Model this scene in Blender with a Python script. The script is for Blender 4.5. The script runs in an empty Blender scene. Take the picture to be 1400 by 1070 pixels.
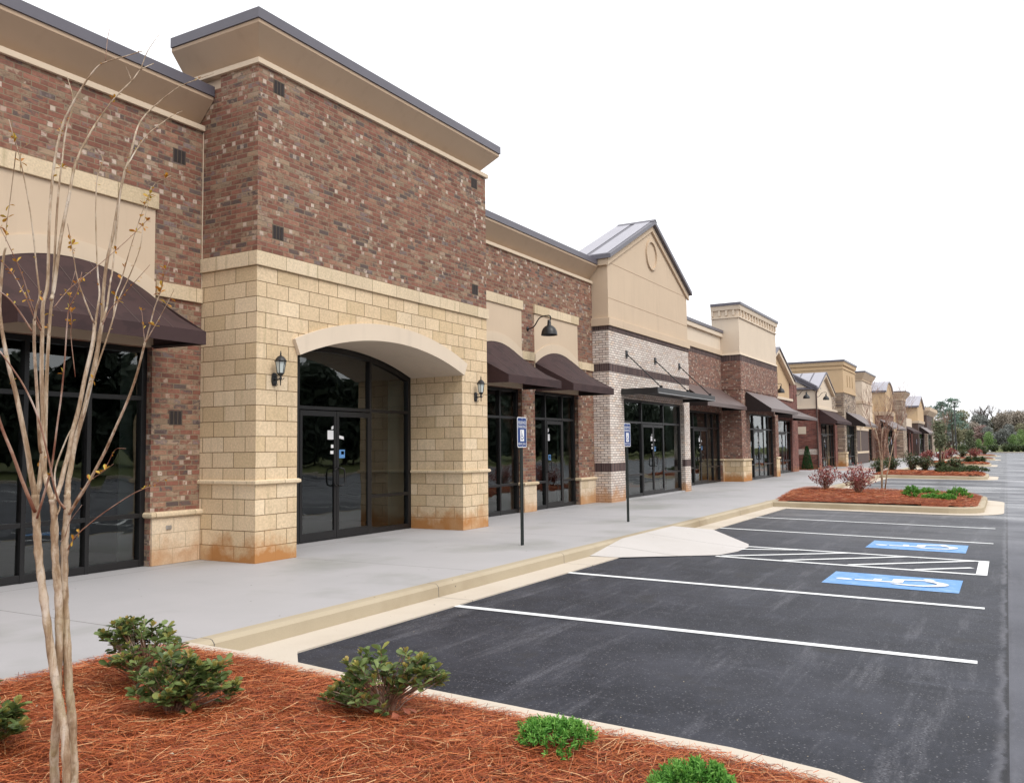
import bpy, math, random
import numpy as np
from mathutils import Vector, Matrix
rad = math.radians
SC = bpy.context.scene
COL = SC.collection
random.seed(7)

# ------------------------------------------------------------------ camera (solved from the photograph's vanishing points)
FPX, YAW, PITCH, ROLL, H = 1179.83, 0.5192210, 0.0664066, -0.0114448, 1.45
Fv = Vector((math.cos(YAW)*math.cos(PITCH), math.sin(YAW)*math.cos(PITCH), math.sin(PITCH)))
R0 = Vector((math.sin(YAW), -math.cos(YAW), 0)); U0 = R0.cross(Fv)
Rv = R0*math.cos(ROLL)+U0*math.sin(ROLL); Uv = -R0*math.sin(ROLL)+U0*math.cos(ROLL)
CAM = Vector((0, 0, H))
def ray(u, v): return Fv+Rv*((u-700)/FPX)-Uv*((v-535)/FPX)
def at(u, v, d): return CAM+ray(u, v)*d
cam = bpy.data.cameras.new('camera'); co = bpy.data.objects.new('camera', cam); COL.objects.link(co)
cam.sensor_width = 36; cam.lens = FPX/1400*36; cam.clip_start = .05; cam.clip_end = 3000
m = Matrix((Rv, Uv, -Fv)).transposed().to_4x4(); m.translation = CAM
co.matrix_world = m; SC.camera = co

# ------------------------------------------------------------------ node helpers
class NT:
    def __init__(s, name):
        s.m = bpy.data.materials.new(name); s.m.use_nodes = True; s.t = s.m.node_tree; s.n = s.t.nodes
        s.b = s.n['Principled BSDF']; s.o = s.n['Material Output']
    def new(s, k): return s.n.new(k)
    def put(s, sock, v):
        if v is None: return
        if isinstance(v, bpy.types.NodeSocket): s.t.links.new(v, sock)
        elif isinstance(v, (tuple, list)) and len(v) == 3 and sock.type == 'RGBA': sock.default_value = (*v, 1)
        else: sock.default_value = v
    def math(s, op, a, b=None, c=None):
        n = s.new('ShaderNodeMath'); n.operation = op
        for i, v in enumerate((a, b, c)): s.put(n.inputs[i], v)
        return n.outputs[0]
    def mix(s, f, a, b, mode='MIX'):
        n = s.new('ShaderNodeMix'); n.data_type = 'RGBA'; n.blend_type = mode
        s.put(n.inputs[0], f); s.put(n.inputs[6], a); s.put(n.inputs[7], b); return n.outputs[2]
    def noise(s, vec, scale, detail=3, rough=.55, dist=0):
        n = s.new('ShaderNodeTexNoise'); s.put(n.inputs['Vector'], vec); n.inputs['Scale'].default_value = scale
        n.inputs['Detail'].default_value = detail; n.inputs['Roughness'].default_value = rough; n.inputs['Distortion'].default_value = dist
        return n.outputs[0]
    def ramp(s, f, stops, interp='LINEAR'):
        n = s.new('ShaderNodeValToRGB'); cr = n.color_ramp; cr.interpolation = interp
        while len(cr.elements) < len(stops): cr.elements.new(.5)
        for e, (p, c) in zip(cr.elements, stops):
            e.position = p; e.color = (*c, 1) if isinstance(c, (tuple, list)) else (c, c, c, 1)
        s.put(n.inputs[0], f); return n.outputs[0]
    def maprange(s, v, a, b, c=0, d=1):
        n = s.new('ShaderNodeMapRange'); s.put(n.inputs[0], v)
        for i, x in enumerate((a, b, c, d)): n.inputs[i+1].default_value = x
        return n.outputs[0]
    def uv(s): return s.new('ShaderNodeUVMap').outputs[0]
    def pos(s): return s.new('ShaderNodeNewGeometry').outputs['Position']
    def obj(s): return s.new('ShaderNodeTexCoord').outputs['Object']
    def sep(s, v): n = s.new('ShaderNodeSeparateXYZ'); s.put(n.inputs[0], v); return n.outputs
    def comb(s, x, y, z=0):
        n = s.new('ShaderNodeCombineXYZ')
        for i, v in enumerate((x, y, z)): s.put(n.inputs[i], v)
        return n.outputs[0]
    def white(s, v): n = s.new('ShaderNodeTexWhiteNoise'); n.noise_dimensions = '3D'; s.put(n.inputs[0], v); return n.outputs[0]
    def attr(s, name): n = s.new('ShaderNodeAttribute'); n.attribute_name = name; return n.outputs['Fac']
    def bump(s, h, strength=.3, dist=.01):
        n = s.new('ShaderNodeBump'); n.inputs['Strength'].default_value = strength; n.inputs['Distance'].default_value = dist
        s.put(n.inputs['Height'], h); s.put(s.b.inputs['Normal'], n.outputs[0]); return n.outputs[0]
    def set(s, col=None, rough=None, spec=None, metal=None):
        s.put(s.b.inputs['Base Color'], col); s.put(s.b.inputs['Roughness'], rough)
        s.put(s.b.inputs['Specular IOR Level'], spec); s.put(s.b.inputs['Metallic'], metal); return s.m
def srgb(r, g, b):
    f = lambda c: (c/255/12.92) if c/255 <= .04045 else ((c/255+.055)/1.055)**2.4
    return (f(r), f(g), f(b))

def plain(name, col, rough=.6, var=.12, scale=6, bump=0, bscale=60, spec=.3, metal=0):
    t = NT(name); p = t.pos()
    f = t.noise(p, scale, 5, .6)
    c = t.mix(f, tuple(x*(1-var) for x in col), tuple(min(1, x*(1+var)) for x in col))
    if bump: t.bump(t.noise(p, bscale, 4), bump, .004)
    return t.set(c, rough, spec, metal)

def masonry(name, palette, mortar, bw, rh, mw, off=.5, patch=None, rust=0, tone=.16, rough=.85, bumpd=.006, grime=.0, alg=0):
    """bricks or blocks laid out in metres over the box-mapped UV; every unit draws its colour from the palette"""
    t = NT(name); u, v, _ = t.sep(t.uv()); P = t.pos()
    vr = t.math('DIVIDE', v, rh); row = t.math('FLOOR', vr); fv = t.math('SUBTRACT', vr, row)
    o = t.math('MULTIPLY', t.math('FLOORED_MODULO', row, 2.), off)
    wob = t.math('MULTIPLY', t.math('SUBTRACT', t.white(t.comb(row, 7.3, 1.)), .5), .06)
    uu = t.math('ADD', t.math('ADD', t.math('DIVIDE', u, bw), o), wob); colm = t.math('FLOOR', uu); fu = t.math('SUBTRACT', uu, colm)
    edge = t.math('MULTIPLY', t.math('SUBTRACT', t.noise(P, 45, 2), .5), mw*.5)
    dv = t.math('MULTIPLY', t.math('MINIMUM', fv, t.math('SUBTRACT', 1., fv)), rh)
    du = t.math('MULTIPLY', t.math('MINIMUM', fu, t.math('SUBTRACT', 1., fu)), bw)
    d = t.math('ADD', t.math('MINIMUM', dv, du), edge)
    mask = t.maprange(d, mw*.35, mw*.65)
    r1 = t.white(t.comb(colm, row, 3.1)); r2 = t.white(t.comb(colm, row, 9.7))
    n = len(palette); acc = 0; stops = []; tot = sum(w for w, _ in palette)
    for w, c in palette: stops.append((acc/tot, c)); acc += w
    c = t.ramp(r1, stops, 'CONSTANT')
    big = t.noise(P, .7, 3)
    if patch:
        cb = t.ramp(t.white(t.comb(colm, row, 6.6)), stops, 'CONSTANT')
        c = t.mix(t.math('MULTIPLY', .85, t.maprange(t.noise(t.comb(t.math('MULTIPLY', u, 11.), t.math('MULTIPLY', v, 15.), t.math('MULTIPLY', r2, 9.)), 1., 3, .6), .47, .57)), c, cb)
    k = t.math('ADD', t.maprange(r2, 0, 1, (1.12 if patch else 1)-tone, (1.12 if patch else 1)+tone), t.maprange(big, .3, .7, -.08, .08))
    k = t.math('ADD', k, t.maprange(t.noise(P, 38, 4, .65), .25, .75, -.2, .2))
    c = t.mix(1., c, t.comb(k, k, k), 'MULTIPLY')
    if patch:
        h = t.white(t.comb(t.math('FLOOR', t.math('MULTIPLY', uu, patch[2])), row, 5.5))
        blot = t.maprange(t.noise(P, 12, 3), .34, .44)
        dens = t.maprange(t.noise(P, 1.1, 2), .3, .7, patch[1]+.055, patch[1]-.055)
        c = t.mix(t.math('MULTIPLY', t.math('GREATER_THAN', h, dens), t.math('MULTIPLY', blot, t.maprange(t.white(t.comb(colm, row, 2.2)), 0, 1, .45, 1))), c, patch[0])
    if patch: c = t.mix(t.maprange(t.noise(t.comb(t.math('MULTIPLY', u, 9.), t.math('MULTIPLY', v, 16.), r2), 1., 4, .6), .54, .68, 0, .5), c, (.115, .068, .060))
    mcol = t.mix(t.noise(P, 8, 4), tuple(x*.75 for x in mortar), tuple(min(1, x*1.2) for x in mortar))
    c = t.mix(mask, mcol, c)
    if alg:
        a = t.maprange(t.noise(t.comb(t.math('MULTIPLY', u, 9.), t.math('MULTIPLY', v, .8), 0.), 1., 4), .56, .72, 0, alg)
        c = t.mix(a, c, (.30, .25, .13))
    if rust:
        z = t.sep(P)[2]; nz = t.noise(P, 2.2, 5, .65)
        hmask = t.maprange(t.math('SUBTRACT', z, t.math('MULTIPLY', t.math('SUBTRACT', nz, .42), 1.0)), .05, .30, 1, 0)
        c = t.mix(t.math('MULTIPLY', hmask, t.math('MULTIPLY', t.maprange(t.noise(P, .9, 3), .30, .5, .25, 1), rust)), c, (.43, .20, .07))
    t.bump(t.math('ADD', mask, t.math('MULTIPLY', t.noise(P, 70, 3), .25)), .55, bumpd)
    return t.set(c, rough, .25)

MT = {}
BR = [(3.6, (.205, .088, .062)), (3.2, (.235, .110, .078)), (2.6, (.165, .074, .054)), (1.5, (.105, .076, .068)), (2.2, (.265, .150, .100)), (1.8, (.265, .185, .125)), (.6, (.185, .14, .13)), (.8, (.30, .215, .155))]
MT['brick'] = masonry('rustic_brick', BR, (.25, .195, .13), .2032, .0677, .0112, patch=((.56, .45, .37), .945, 3.), tone=.17)
BR2 = [(3, (.20, .092, .072)), (2.6, (.235, .115, .086)), (2.2, (.145, .074, .06)), (1.0, (.11, .08, .075)), (1.5, (.25, .14, .10)), (1., (.26, .18, .145))]
MT['brick2'] = masonry('speckled_brick', BR2, (.25, .19, .14), .2032, .0677, .010, patch=((.56, .46, .37), .92, 3.), tone=.14, rust=.3)
MT['redbrick'] = masonry('red_brick', [(3, (.20, .070, .055)), (2, (.16, .055, .045)), (1.4, (.24, .10, .08)), (1, (.12, .05, .045))], (.24, .18, .15), .2032, .0677, .010, tone=.14, rust=.3)
MT['whitebrick'] = masonry('white_brick', [(3, (.70, .61, .545)), (3, (.76, .68, .61)), (2, (.64, .54, .475)), (1, (.70, .57, .47))], (.075, .06, .058), .2032, .0677, .0125, tone=.07, rust=.75)
MT['soldier'] = masonry('dark_soldier_brick', [(3, (.085, .056, .055)), (2, (.065, .045, .046)), (1.5, (.115, .076, .07))], (.19, .15, .13), .0677, 40, .009, off=0, tone=.18)
ST = [(3, (.63, .48, .31)), (3, (.67, .52, .345)), (2, (.59, .445, .275)), (1.4, (.70, .555, .38))]
MT['stone'] = masonry('split_block', ST, (.19, .125, .065), .4064, .20658, .0105, tone=.05, rust=1., bumpd=.004, alg=.3)
MT['paleblock'] = masonry('pale_block', [(3, (.62, .50, .36)), (2, (.66, .54, .40)), (1.5, (.58, .46, .32))], (.40, .32, .22), .4064, .2032, .007, tone=.05, rust=.8, bumpd=.003, alg=.2)
MT['cast'] = masonry('cast_stone', [(3, (.63, .505, .345)), (2, (.66, .535, .375)), (1.2, (.59, .47, .31))], (.26, .19, .11), .62, 40, .008, tone=.05, bumpd=.003, alg=.45)
MT['ledge'] = masonry('ledge_stone', [(2, (.36, .28, .21)), (2, (.29, .22, .17)), (2, (.43, .35, .27)), (1, (.20, .16, .14)), (1, (.48, .38, .30))], (.12, .09, .07), .44, .12, .018, off=.37, tone=.22, bumpd=.03)
def eifs(name, col, joints=0):
    t = NT(name); P = t.pos(); z = t.sep(P)
    f = t.noise(P, 1.3, 5, .6)
    c = t.mix(f, tuple(x*.93 for x in col), tuple(min(1, x*1.06) for x in col))
    st = t.noise(t.comb(t.math('MULTIPLY', z[0], 5.), t.math('MULTIPLY', z[1], 5.), t.math('MULTIPLY', z[2], .5)), 1., 4)
    c = t.mix(t.maprange(st, .56, .8, 0, .22), c, tuple(x*.62 for x in col))
    t.bump(t.noise(P, 160, 3), .25, .003)
    return t.set(c, .9, .2)
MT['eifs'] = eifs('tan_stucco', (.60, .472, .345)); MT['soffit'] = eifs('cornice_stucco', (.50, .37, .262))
MT['cream'] = eifs('cream_stucco', (.68, .57, .45)); MT['ochre'] = eifs('ochre_stucco', (.56, .405, .25)); MT['trim'] = eifs('pale_trim', (.64, .52, .39))
MT['metal'] = plain('dark_metal_coping', (.115, .108, .130), .4, .15, 2, spec=.5)
MT['seam'] = plain('standing_seam_metal', (.40, .39, .43), .42, .10, 2, metal=.3, spec=.5)
MT['black'] = plain('black_metal', (.012, .012, .013), .38, .2, 5, spec=.45)
MT['frame'] = plain('dark_bronze_aluminium', (.011, .0105, .011), .35, .25, 3, spec=.45)
MT['postgreen'] = plain('dark_green_post', (.016, .024, .022), .4, .3, 8, spec=.5)
MT['canopy'] = plain('black_canopy_metal', (.018, .017, .018), .42, .3, 3, spec=.5)
MT['white'] = plain('white_paper', (.80, .80, .80), .6, .03, 20)
MT['drywall'] = plain('drywall', (.78, .82, .78), .9, .05, 3)
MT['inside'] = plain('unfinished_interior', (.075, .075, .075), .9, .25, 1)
MT['brownclad'] = plain('brown_panel', (.085, .056, .048), .6, .2, 3)
MT['steel'] = plain('brushed_steel', (.5, .5, .5), .35, .1, 9, metal=.8)
MT['vent'] = plain('vent_brick', (.035, .028, .028), .8, .2, 20)
MT['blue'] = plain('sign_blue', (.012, .045, .19), .45, .06, 20)
MT['lightblue'] = plain('notice_blue', (.12, .28, .55), .5, .06, 20)
MT['slot'] = plain('slot_shade_stucco', (.36, .235, .12), .9, .1, 5)  # darker colour on raised strips stands in for the shade of recesses
t = NT('frosted_lamp_glass'); MT['lampglass'] = t.set((.55, .60, .58), .35, .5)
t = NT('awning_fabric'); P = t.pos(); X = t.sep(P)
c = t.mix(t.noise(P, 2.2, 5, .6), (.042, .022, .022), (.060, .033, .032))
c = t.mix(t.maprange(t.noise(t.comb(t.math('MULTIPLY', X[0], 1.), t.math('MULTIPLY', X[1], .4), t.math('MULTIPLY', X[2], 1.6)), 3.4, 3), .52, .56, 0, .45), c, (.026, .015, .016))
t.bump(t.noise(P, 260, 2), .15, .002); MT['awning'] = t.set(c, .75, .3)
t = NT('awning_fabric_sheen'); P = t.pos()
MT['awning2'] = t.set(t.mix(t.noise(P, 2, 5, .6), (.088, .056, .050), (.12, .08, .072)), .45, .7)  # lightened base colour paints in the sky sheen on the awning tops
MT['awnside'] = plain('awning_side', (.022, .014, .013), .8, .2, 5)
t = NT('window_glass'); P = t.pos()
n_ = t.new('ShaderNodeBump'); n_.inputs['Strength'].default_value = .16; n_.inputs['Distance'].default_value = .02
t.put(n_.inputs['Height'], t.noise(P, 1.6, 1, .4))
g = t.new('ShaderNodeBsdfGlossy'); g.inputs['Roughness'].default_value = .012; g.inputs['Color'].default_value = (.93, .97, .96, 1); t.put(g.inputs['Normal'], n_.outputs[0])
tr = t.new('ShaderNodeBsdfTransparent'); tr.inputs['Color'].default_value = (.80, .93, .88, 1)
fr = t.new('ShaderNodeFresnel'); fr.inputs['IOR'].default_value = 2.0
mx = t.new('ShaderNodeMixShader'); t.put(mx.inputs[0], fr.outputs[0]); t.put(mx.inputs[1], tr.outputs[0]); t.put(mx.inputs[2], g.outputs[0])
t.put(t.o.inputs['Surface'], mx.outputs[0]); MT['glass'] = t.m
# ground
t = NT('asphalt'); P = t.pos(); X = t.sep(P)
c = t.mix(t.maprange(t.noise(P, 95, 4, .8), .3, .7), (.005, .006, .010), (.021, .024, .036))
sv = t.new('ShaderNodeTexVoronoi'); sv.inputs['Scale'].default_value = 62; t.put(sv.inputs['Vector'], P); sc_ = t.sep(sv.outputs['Color'])
c = t.mix(t.math('MULTIPLY', t.maprange(sv.outputs['Distance'], .25, .45, 1, 0), t.math('GREATER_THAN', sc_[0], .80)), c, t.mix(sc_[1], (.06, .06, .07), (.17, .17, .18)))
c = t.mix(t.math('MULTIPLY', t.maprange(sv.outputs['Distance'], .25, .45, 1, 0), t.math('LESS_THAN', sc_[0], .15)), c, (.006, .006, .008))
c = t.mix(t.maprange(t.noise(P, .55, 5, .62), .48, .72, 0, .5), c, (.062, .064, .080))
strk = t.noise(t.comb(t.math('MULTIPLY', X[0], 1.8), t.math('MULTIPLY', X[1], .35), 0.), 1.5, 6, .72)
str2 = t.noise(t.comb(t.math('MULTIPLY', X[0], .28), t.math('MULTIPLY', X[1], 2.4), 5.), 1.2, 6, .72)
spk = t.maprange(t.noise(P, 60, 3, .8), .40, .60)
c = t.mix(t.maprange(t.noise(P, 2.3, 6, .75), .42, .75, 0, .4), c, (.070, .075, .100))
c = t.mix(t.math('MULTIPLY', spk, t.maprange(strk, .56, .74, 0, .6)), c, (.13, .135, .165))
c = t.mix(t.math('MULTIPLY', spk, t.maprange(str2, .53, .68, 0, .75)), c, (.16, .16, .18))
c = t.mix(t.maprange(t.noise(P, 1.9, 3), .62, .70, 0, .6), c, (.022, .022, .025))
wv = t.noise(P, 3.2, 4, .7); sd = t.math('ABSOLUTE', t.math('SUBTRACT', t.math('SUBTRACT', X[1], .10), t.math('MULTIPLY', t.math('SUBTRACT', wv, .5), .15)))
sd2 = t.math('ABSOLUTE', t.math('ADD', t.math('SUBTRACT', X[1], .06), t.math('MULTIPLY', t.math('SUBTRACT', t.noise(P, 4.1, 3, .6), .5), .20)))
seam = t.math('ABSOLUTE', t.math('SUBTRACT', t.math('SUBTRACT', X[1], .06), t.math('MULTIPLY', t.math('SUBTRACT', wv, .5), .12)))
c = t.mix(t.math('MULTIPLY', t.maprange(t.noise(P, 1.1, 3), .38, .52), t.maprange(t.math('MINIMUM', sd, sd2), .006, .045, .42, 0)), c, (.16, .16, .18))
c = t.mix(t.maprange(seam, .012, .03, .85, 0), c, (.010, .010, .013))
c = t.mix(t.math('MULTIPLY', t.math('LESS_THAN', X[1], .06), t.maprange(t.noise(P, .5, 4), .35, .6, .35, .8)), c, (.115, .118, .140))
peb = t.new('ShaderNodeTexVoronoi'); peb.inputs['Scale'].default_value = 14; t.put(peb.inputs['Vector'], P)
c = t.mix(t.math('MULTIPLY', t.math('LESS_THAN', peb.outputs['Distance'], .055), t.math('GREATER_THAN', t.sep(peb.outputs['Color'])[0], .86)), c, (.20, .20, .20))
rg = t.maprange(t.noise(t.comb(t.math('MULTIPLY', X[0], .5), t.math('MULTIPLY', X[1], .22), 0.), 1., 5, .62), .40, .62, .55, .20)
rg = t.math('ADD', t.math('MULTIPLY', rg, t.maprange(X[0], 14, 24)), t.math('MULTIPLY', .60, t.maprange(X[0], 14, 24, 1, 0)))
t.bump(t.noise(P, 180, 3, .7), .35, .005); MT['asphalt'] = t.set(c, rg, t.maprange(X[0], 10, 27, .28, .6))
def conc(name, a, b, dark, joints=None, wet=.5, rough=.8):
    t = NT(name); P = t.pos(); X = t.sep(P)
    c = t.mix(t.noise(P, 1.1, 5, .62), a, b)
    c = t.mix(t.maprange(t.noise(P, 120, 3, .7), .3, .75, 0, .25), c, tuple(x*.72 for x in a))
    c = t.mix(t.maprange(t.noise(P, .42, 5, .6), .5, .68, 0, wet), c, dark)
    if joints:
        for ax, step, o in joints:
            q = t.math('FLOORED_MODULO', t.math('SUBTRACT', X[ax], o), step)
            c = t.mix(t.math('LESS_THAN', t.math('ADD', q, t.math('MULTIPLY', t.noise(P, 30, 2), .004)), .012), c, (.11, .10, .09))
    sp = t.new('ShaderNodeTexVoronoi'); sp.inputs['Scale'].default_value = 7; t.put(sp.inputs['Vector'], P)
    c = t.mix(t.math('MULTIPLY', t.math('LESS_THAN', sp.outputs['Distance'], .07), t.math('GREATER_THAN', t.sep(sp.outputs['Color'])[0], .8)), c, (.12, .10, .08))
    t.bump(t.noise(P, 90, 4), .2, .004)
    return t.set(c, rough, .35)
MT['walk'] = conc('sidewalk_concrete', (.39, .385, .39), (.48, .465, .475), (.31, .31, .295), [(0, 4.15, 4.72), (1, 40, 9.32)], .95, .62)
MT['curb'] = conc('stained_curb_concrete', (.40, .335, .235), (.50, .425, .31), (.29, .225, .145), [(0, 3.05, 1.7)], .75)
MT['gutter'] = conc('gutter_concrete', (.56, .49, .40), (.63, .56, .47), (.46, .385, .29), [(0, 3.05, 1.7)], .5)
MT['ramp'] = conc('ramp_concrete', (.54, .51, .485), (.60, .57, .55), (.46, .43, .40), [(0, 1.52, 13.9)], .5)
MT['pink'] = conc('pink_paving', (.47, .33, .28), (.53, .39, .34), (.40, .28, .24), None, .4)
MT['mulch'] = plain('pine_straw_bed', (.20, .052, .022), .9, .55, 22, bump=.9, bscale=40)
t = NT('road_paint'); P = t.pos()
MT['paint'] = t.set(t.mix(t.maprange(t.noise(P, 60, 4, .7), .60, .74, 0, .5), (.80, .82, .82), (.30, .30, .32)), .55, .4)
t = NT('blue_paint'); P = t.pos()
MT['bluepaint'] = t.set(t.mix(t.maprange(t.noise(P, 7, 5, .7), .45, .72, 0, .75), (.10, .29, .62), (.30, .47, .70)), .5, .4)
t = NT('grass_ground'); P = t.pos()
MT['grass'] = t.set(t.mix(t.noise(P, 1.5, 6, .7), (.05, .075, .022), (.15, .15, .06)), .95, .1)
def leafmat(name, stops, rough=.45, trans=.0):
    t = NT(name); a = t.attr('rnd'); c = t.ramp(a, stops)
    t.set(c, rough, .35)
    if trans:
        d = t.new('ShaderNodeBsdfTranslucent'); t.put(d.inputs[0], c); mxx = t.new('ShaderNodeMixShader'); mxx.inputs[0].default_value = trans
        t.put(mxx.inputs[1], t.b.outputs[0]); t.put(mxx.inputs[2], d.outputs[0]); t.put(t.o.inputs['Surface'], mxx.outputs[0])
    return t.m
MT['needle'] = leafmat('pine_needles', [(0, (.11, .024, .010)), (.35, (.33, .070, .022)), (.62, (.48, .125, .038)), (.88, (.58, .20, .07)), (1, (.68, .40, .20))], .6)
MT['hawthorn'] = leafmat('hawthorn_leaves', [(0, (.055, .09, .03)), (.35, (.13, .185, .06)), (.68, (.25, .32, .11)), (.82, (.34, .34, .09)), (.95, (.44, .34, .11)), (1, (.52, .18, .11))], .30, .3)
MT['juniper'] = leafmat('juniper_sprays', [(0, (.04, .14, .018)), (.5, (.10, .29, .045)), (1, (.24, .46, .09))], .6, .15)
MT['loro'] = leafmat('red_shrub_leaves', [(0, (.18, .045, .05)), (.5, (.32, .09, .09)), (.85, (.46, .17, .15)), (1, (.30, .16, .08))], .55, .2)
MT['shrubgreen'] = leafmat('shrub_leaves', [(0, (.035, .06, .026)), (.6, (.075, .115, .045)), (1, (.17, .19, .09))], .55, .2)
MT['cypress'] = leafmat('cypress_leaves', [(0, (.008, .05, .012)), (1, (.025, .12, .03))], .6)
MT['bud'] = leafmat('new_leaf_buds', [(0, (.40, .14, .02)), (.5, (.58, .30, .03)), (1, (.50, .42, .07))], .5, .2)
for k, a, b in (('olive', (.19, .19, .115), (.38, .36, .235)), ('dark', (.18, .19, .185), (.30, .315, .285)), ('rusty', (.27, .18, .165), (.43, .30, .27)), ('pine', (.12, .18, .15), (.26, .35, .29)), ('sage', (.09, .115, .06), (.24, .26, .16)), ('bright', (.14, .24, .08), (.30, .42, .16)), ('brown', (.25, .215, .175), (.42, .37, .31)), ('shade', (.045, .06, .05), (.10, .13, .085))):
    MT['tree_'+k] = leafmat('crown_'+k, [(0, a), (1, b)], .7, .1)  # woods and pine crowns paled and greyed to paint in distance haze
t = NT('crape_bark'); P = t.obj()
S3 = t.sep(P); zz = S3[2]
c = t.ramp(t.noise(t.comb(t.math('MULTIPLY', S3[0], 26.), t.math('MULTIPLY', S3[1], 26.), t.math('MULTIPLY', zz, 5.)), 1., 5, .65, .6), [(.3, (.20, .125, .07)), (.44, (.33, .23, .145)), (.56, (.52, .42, .31)), (.72, (.66, .60, .52))])
c = t.mix(t.math('MULTIPLY', t.maprange(t.noise(P, 5, 4), .45, .7, 0, .7), t.maprange(zz, .2, 1.0, 1, .12)), c, (.22, .21, .05))
c = t.mix(t.maprange(t.noise(P, 42, 4, .7), .5, .72, 0, .6), c, (.17, .11, .07))
t.bump(t.noise(P, 50, 5, .7), .6, .004); MT['bark'] = t.set(c, .6, .3)
t = NT('young_twig'); P = t.obj()
MT['twig'] = t.set(t.ramp(t.noise(P, 7, 4, .6), [(.35, (.20, .085, .055)), (.5, (.33, .20, .14)), (.65, (.50, .40, .34))]), .55, .3)
MT['trunk'] = plain('grey_brown_trunk', (.09, .07, .055), .9, .35, 8)

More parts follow.
